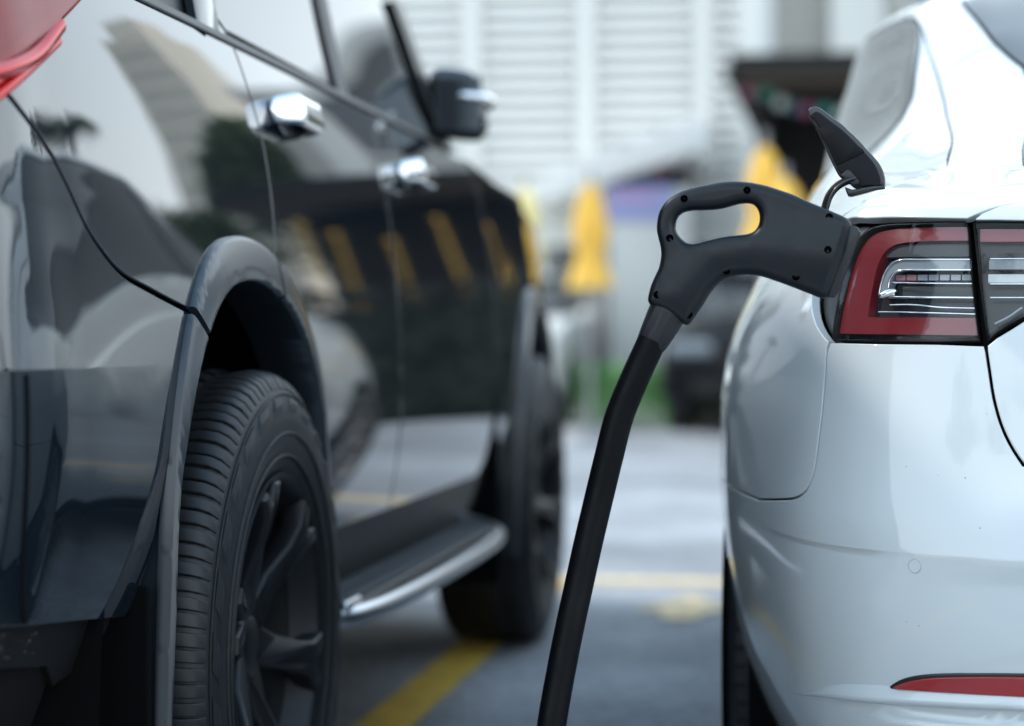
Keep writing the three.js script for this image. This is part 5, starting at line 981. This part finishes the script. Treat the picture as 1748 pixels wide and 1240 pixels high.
{
  const p = at(1240, 0, 18.2); parkedCar('parked_car', 'black car parked facing us beside the green planter', p.x + 0.32, 20.4, 0, M.carBlack);
  const q = at(930, 0, 18.6); parkedCar('parked_car', 'white car parked just beyond the nose of the black four-wheel-drive', q.x - 0.78, 20.8, 0.0, M.slat);
}

// ───────────────────────── what the paint mirrors: trees, towers and buildings round the car park
function tree(name, label, x, z, h, r, m, n, group, sy = 1) {
  const t = thing(name, label, 'tree', [x, 0, z], 0, group), g = [], tr = [], hc = h - r * sy;
  tr.push(new THREE.CylinderGeometry(0.07 * r / 2, 0.13 * r / 2, hc, 10).translate(0, hc / 2, 0));
  const clumps = []; for (let k = 0; k < 26; k++) { const v = V(R(-1, 1), R(-0.8, 1), R(-1, 1)); if (v.length() > 1) v.normalize(); v.multiplyScalar(r * R(0.35, 0.8)); v.y *= sy; clumps.push([v.add(V(0, hc, 0)), r * R(0.28, 0.48)]); tr.push(tube([V(0, hc * 0.75, 0), V(v.x * 0.4, hc * 0.95, v.z * 0.4), v.clone()], 0.02 * r / 2, 6, 5)); }
  const L = r * 0.075, q0 = new THREE.PlaneGeometry(L, L * 1.6);
  for (let i = 0; i < n; i++) { const [c, cr] = clumps[i % clumps.length], d = V(R(-1, 1), R(-1, 1), R(-1, 1)).normalize().multiplyScalar(cr * Math.pow(rnd(), 0.4)); g.push(q0.clone().rotateX(R(-1.5, 1.5)).rotateY(R(0, 6.3)).translate(c.x + d.x, c.y + d.y, c.z + d.z)); }
  part('trunk', merge(tr), M.bark, t); part('crown', merge(g), m, t); return t;
}
const polar = (az, d) => [d * Math.sin(az * Math.PI / 180), -d * Math.cos(az * Math.PI / 180)];
{
  const T = [[11.2, 33.5, 7.2, 1.45, M.leafMid, 'dense dark green tree beyond the bonnet of the white car', 5000, 1.1], [13.6, 33, 5.4, 1.6, M.leafMid, 'small bright green tree right of the dense dark tree', 2600, 1], [9.3, 35, 6.6, 1.5, M.leafDark, 'slim dark tree left of the dense dark tree', 2600, 1.3], [-26, 40, 8, 2.6, M.leafDark, 'broad tree standing left of the slatted building', 3000, 1]];
  for (const [az, d, h, r, m, l, n, sy] of T) { const [x, z] = polar(az, d); tree('round_tree', l, x, z, h, r, m, n, 'trees round the car park', sy); }
  { // palm
    const [x, z] = polar(18.6, 36.4), t = thing('palm_tree', 'tall thin palm standing apart on the right of the car park', 'palm', [x, 0, z]), H = 7.7;
    part('trunk', tube([V(0, 0, 0), V(0.15, H * 0.5, 0.05), V(0, H, 0)], 0.13, 20, 8), M.bark, t);
    for (let k = 0; k < 15; k++) { const a = k / 15 * 6.283 + R(-0.2, 0.2), e = R(0.1, 1.1), L = R(0.8, 1.15), c = new THREE.CatmullRomCurve3([V(0, H, 0), V(Math.cos(a) * L * 0.5, H + L * 0.5 * e, Math.sin(a) * L * 0.5), V(Math.cos(a) * L, H + L * (e * 0.5 - 0.35), Math.sin(a) * L)]), g = [new THREE.TubeGeometry(c, 10, 0.015, 4)]; for (let i = 2; i < 16; i++) for (const sd of [-1, 1]) { const p = c.getPoint(i / 16); g.push(new THREE.PlaneGeometry(0.05, 0.42).translate(0, -0.2, 0).rotateX(sd * 0.9).rotateY(-a).translate(p.x, p.y, p.z)); } part('frond', merge(g), M.leafDark, t); }
  }
  { // cream tower with a gridded front
    const [x, z] = polar(14.5, 130), t = thing('cream_tower', 'tall cream tower with a gridded front and a sunlit side, far beyond the white car', 'tower', [x, 0, z], 0.32), W = 7.6, H = 36, n = 14, m = 7, g = [], gl = [];
    part('core', bx(W, H, 8, 0, H / 2, -4.0), M.cream, t);
    for (let j = 0; j <= n; j++) g.push(bx(W - 0.1, 0.7, 0.5, 0, 1.5 + j * (H - 3) / n, 0.25));
    for (let i = 0; i <= m; i++) g.push(bx(0.45, H - 0.4, 0.62, -W / 2 + 0.25 + i * (W - 0.5) / m, H / 2, 0.3));
    for (let j = 0; j < n; j++) for (let i = 0; i < m; i++) gl.push(bx((W - 0.5) / m - 0.45, (H - 3) / n - 0.7, 0.1, -W / 2 + 0.25 + (i + 0.5) * (W - 0.5) / m, 1.5 + (j + 0.5) * (H - 3) / n, 0.06));
    part('facade_grid', merge(g), M.cream, t).userData.kind = 'stuff'; part('window_panes', merge(gl), phys({ color: rgb(0.50, 0.54, 0.57), roughness: 0.2 }), t).userData.kind = 'stuff';
    part('crown', bx(W * 0.7, 2.2, 5, -0.4, H + 1.1, -3), M.cream, t);
  }
  // tall yellow posts beside the white car's nose
  [0, 1, 2, 4, 5].forEach((i) => { const x = [2.08, 1.90, 1.55, 1.50, 1.05, 0.66][i], z = -15.5 - (i % 3) * 0.3, h = 2.42 - 0.12 * (i % 3), t = thing('yellow_post', ['tall yellow post at the right end of the row before the trees', 'yellow post second from the right end of its row', 'shortest yellow post standing in the middle of its row', 'tall yellow post standing third from the left of its row', 'yellow post standing second from the left of its row', 'yellow post at the left end of its row, nearest the kiosk'][i], 'post', [x, 0, z], 0, 'yellow posts in a row'); part('shaft', new THREE.CylinderGeometry(0.010, 0.012, h, 14).translate(0, h / 2, 0), M.yellowCloth, t); part('cap', new THREE.SphereGeometry(0.028, 14, 8).translate(0, h, 0), M.yellowCloth, t); part('foot', new THREE.CylinderGeometry(0.16, 0.18, 0.06, 18).translate(0, 0.03, 0), M.metalGrey, t); });
  { // clipped dark hedge in front of the posts
    const t = thing('clipped_hedge', 'low clipped dark hedge running along the foot of the yellow posts', 'hedge', [3.6, 0, -14.6]), g = [];
    part('stems', bx(7.0, 1.0, 0.5, 0, 0.5, 0), M.bark, t);
    for (let i = 0; i < 3500; i++) { const q = new THREE.PlaneGeometry(0.07, 0.10).rotateX(R(-1.5, 1.5)).rotateY(R(0, 6.28)); g.push(q.translate(R(-3.6, 3.6), R(0.05, 1.6), (rnd() < 0.5 ? -1 : 1) * R(0.22, 0.42))); }
    part('foliage', merge([bx(7.1, 1.3, 0.6, 0, 0.68, 0), ...g]), phys({ color: rgb(0.022, 0.028, 0.020), roughness: 0.85 }), t).userData.kind = 'stuff';
  }
  // behind the camera: a white building and trees that the rear of the white car mirrors
  const bb = thing('white_building', 'plain white building across the lane behind the two cars', 'building', [3, 0, 17]);
  part('wall', merge([bx(9, 5.2, 8, 3, 2.6, 4), bx(5, 3.6, 6, -4.02, 1.8, 4.5), bx(3, 6.6, 6, 9.02, 3.3, 4.2)]), M.wallWhite, bb);
  for (let i = 0; i < 5; i++) part('window', bx(1.0, 1.3, 0.06, -0.4 + i * 1.7, 3.6, -0.01), M.winGlass, bb);
  part('door', bx(1.1, 2.1, 0.06, 2.2, 1.05, -0.012), M.brown, bb);
  for (const [x, z, h, r, l] of [[-6, 19, 7, 2.4, 'bushy tree behind the black car beyond the lane'], [-11, 22, 9, 3, 'tall tree behind the black car, farther off'], [12, 20, 8, 2.6, 'tree at the right end of the white building behind us']]) tree('round_tree', l, x, z, h, r, M.leafDark, 2500, 'trees round the car park');
}
renderer.render(scene, camera);
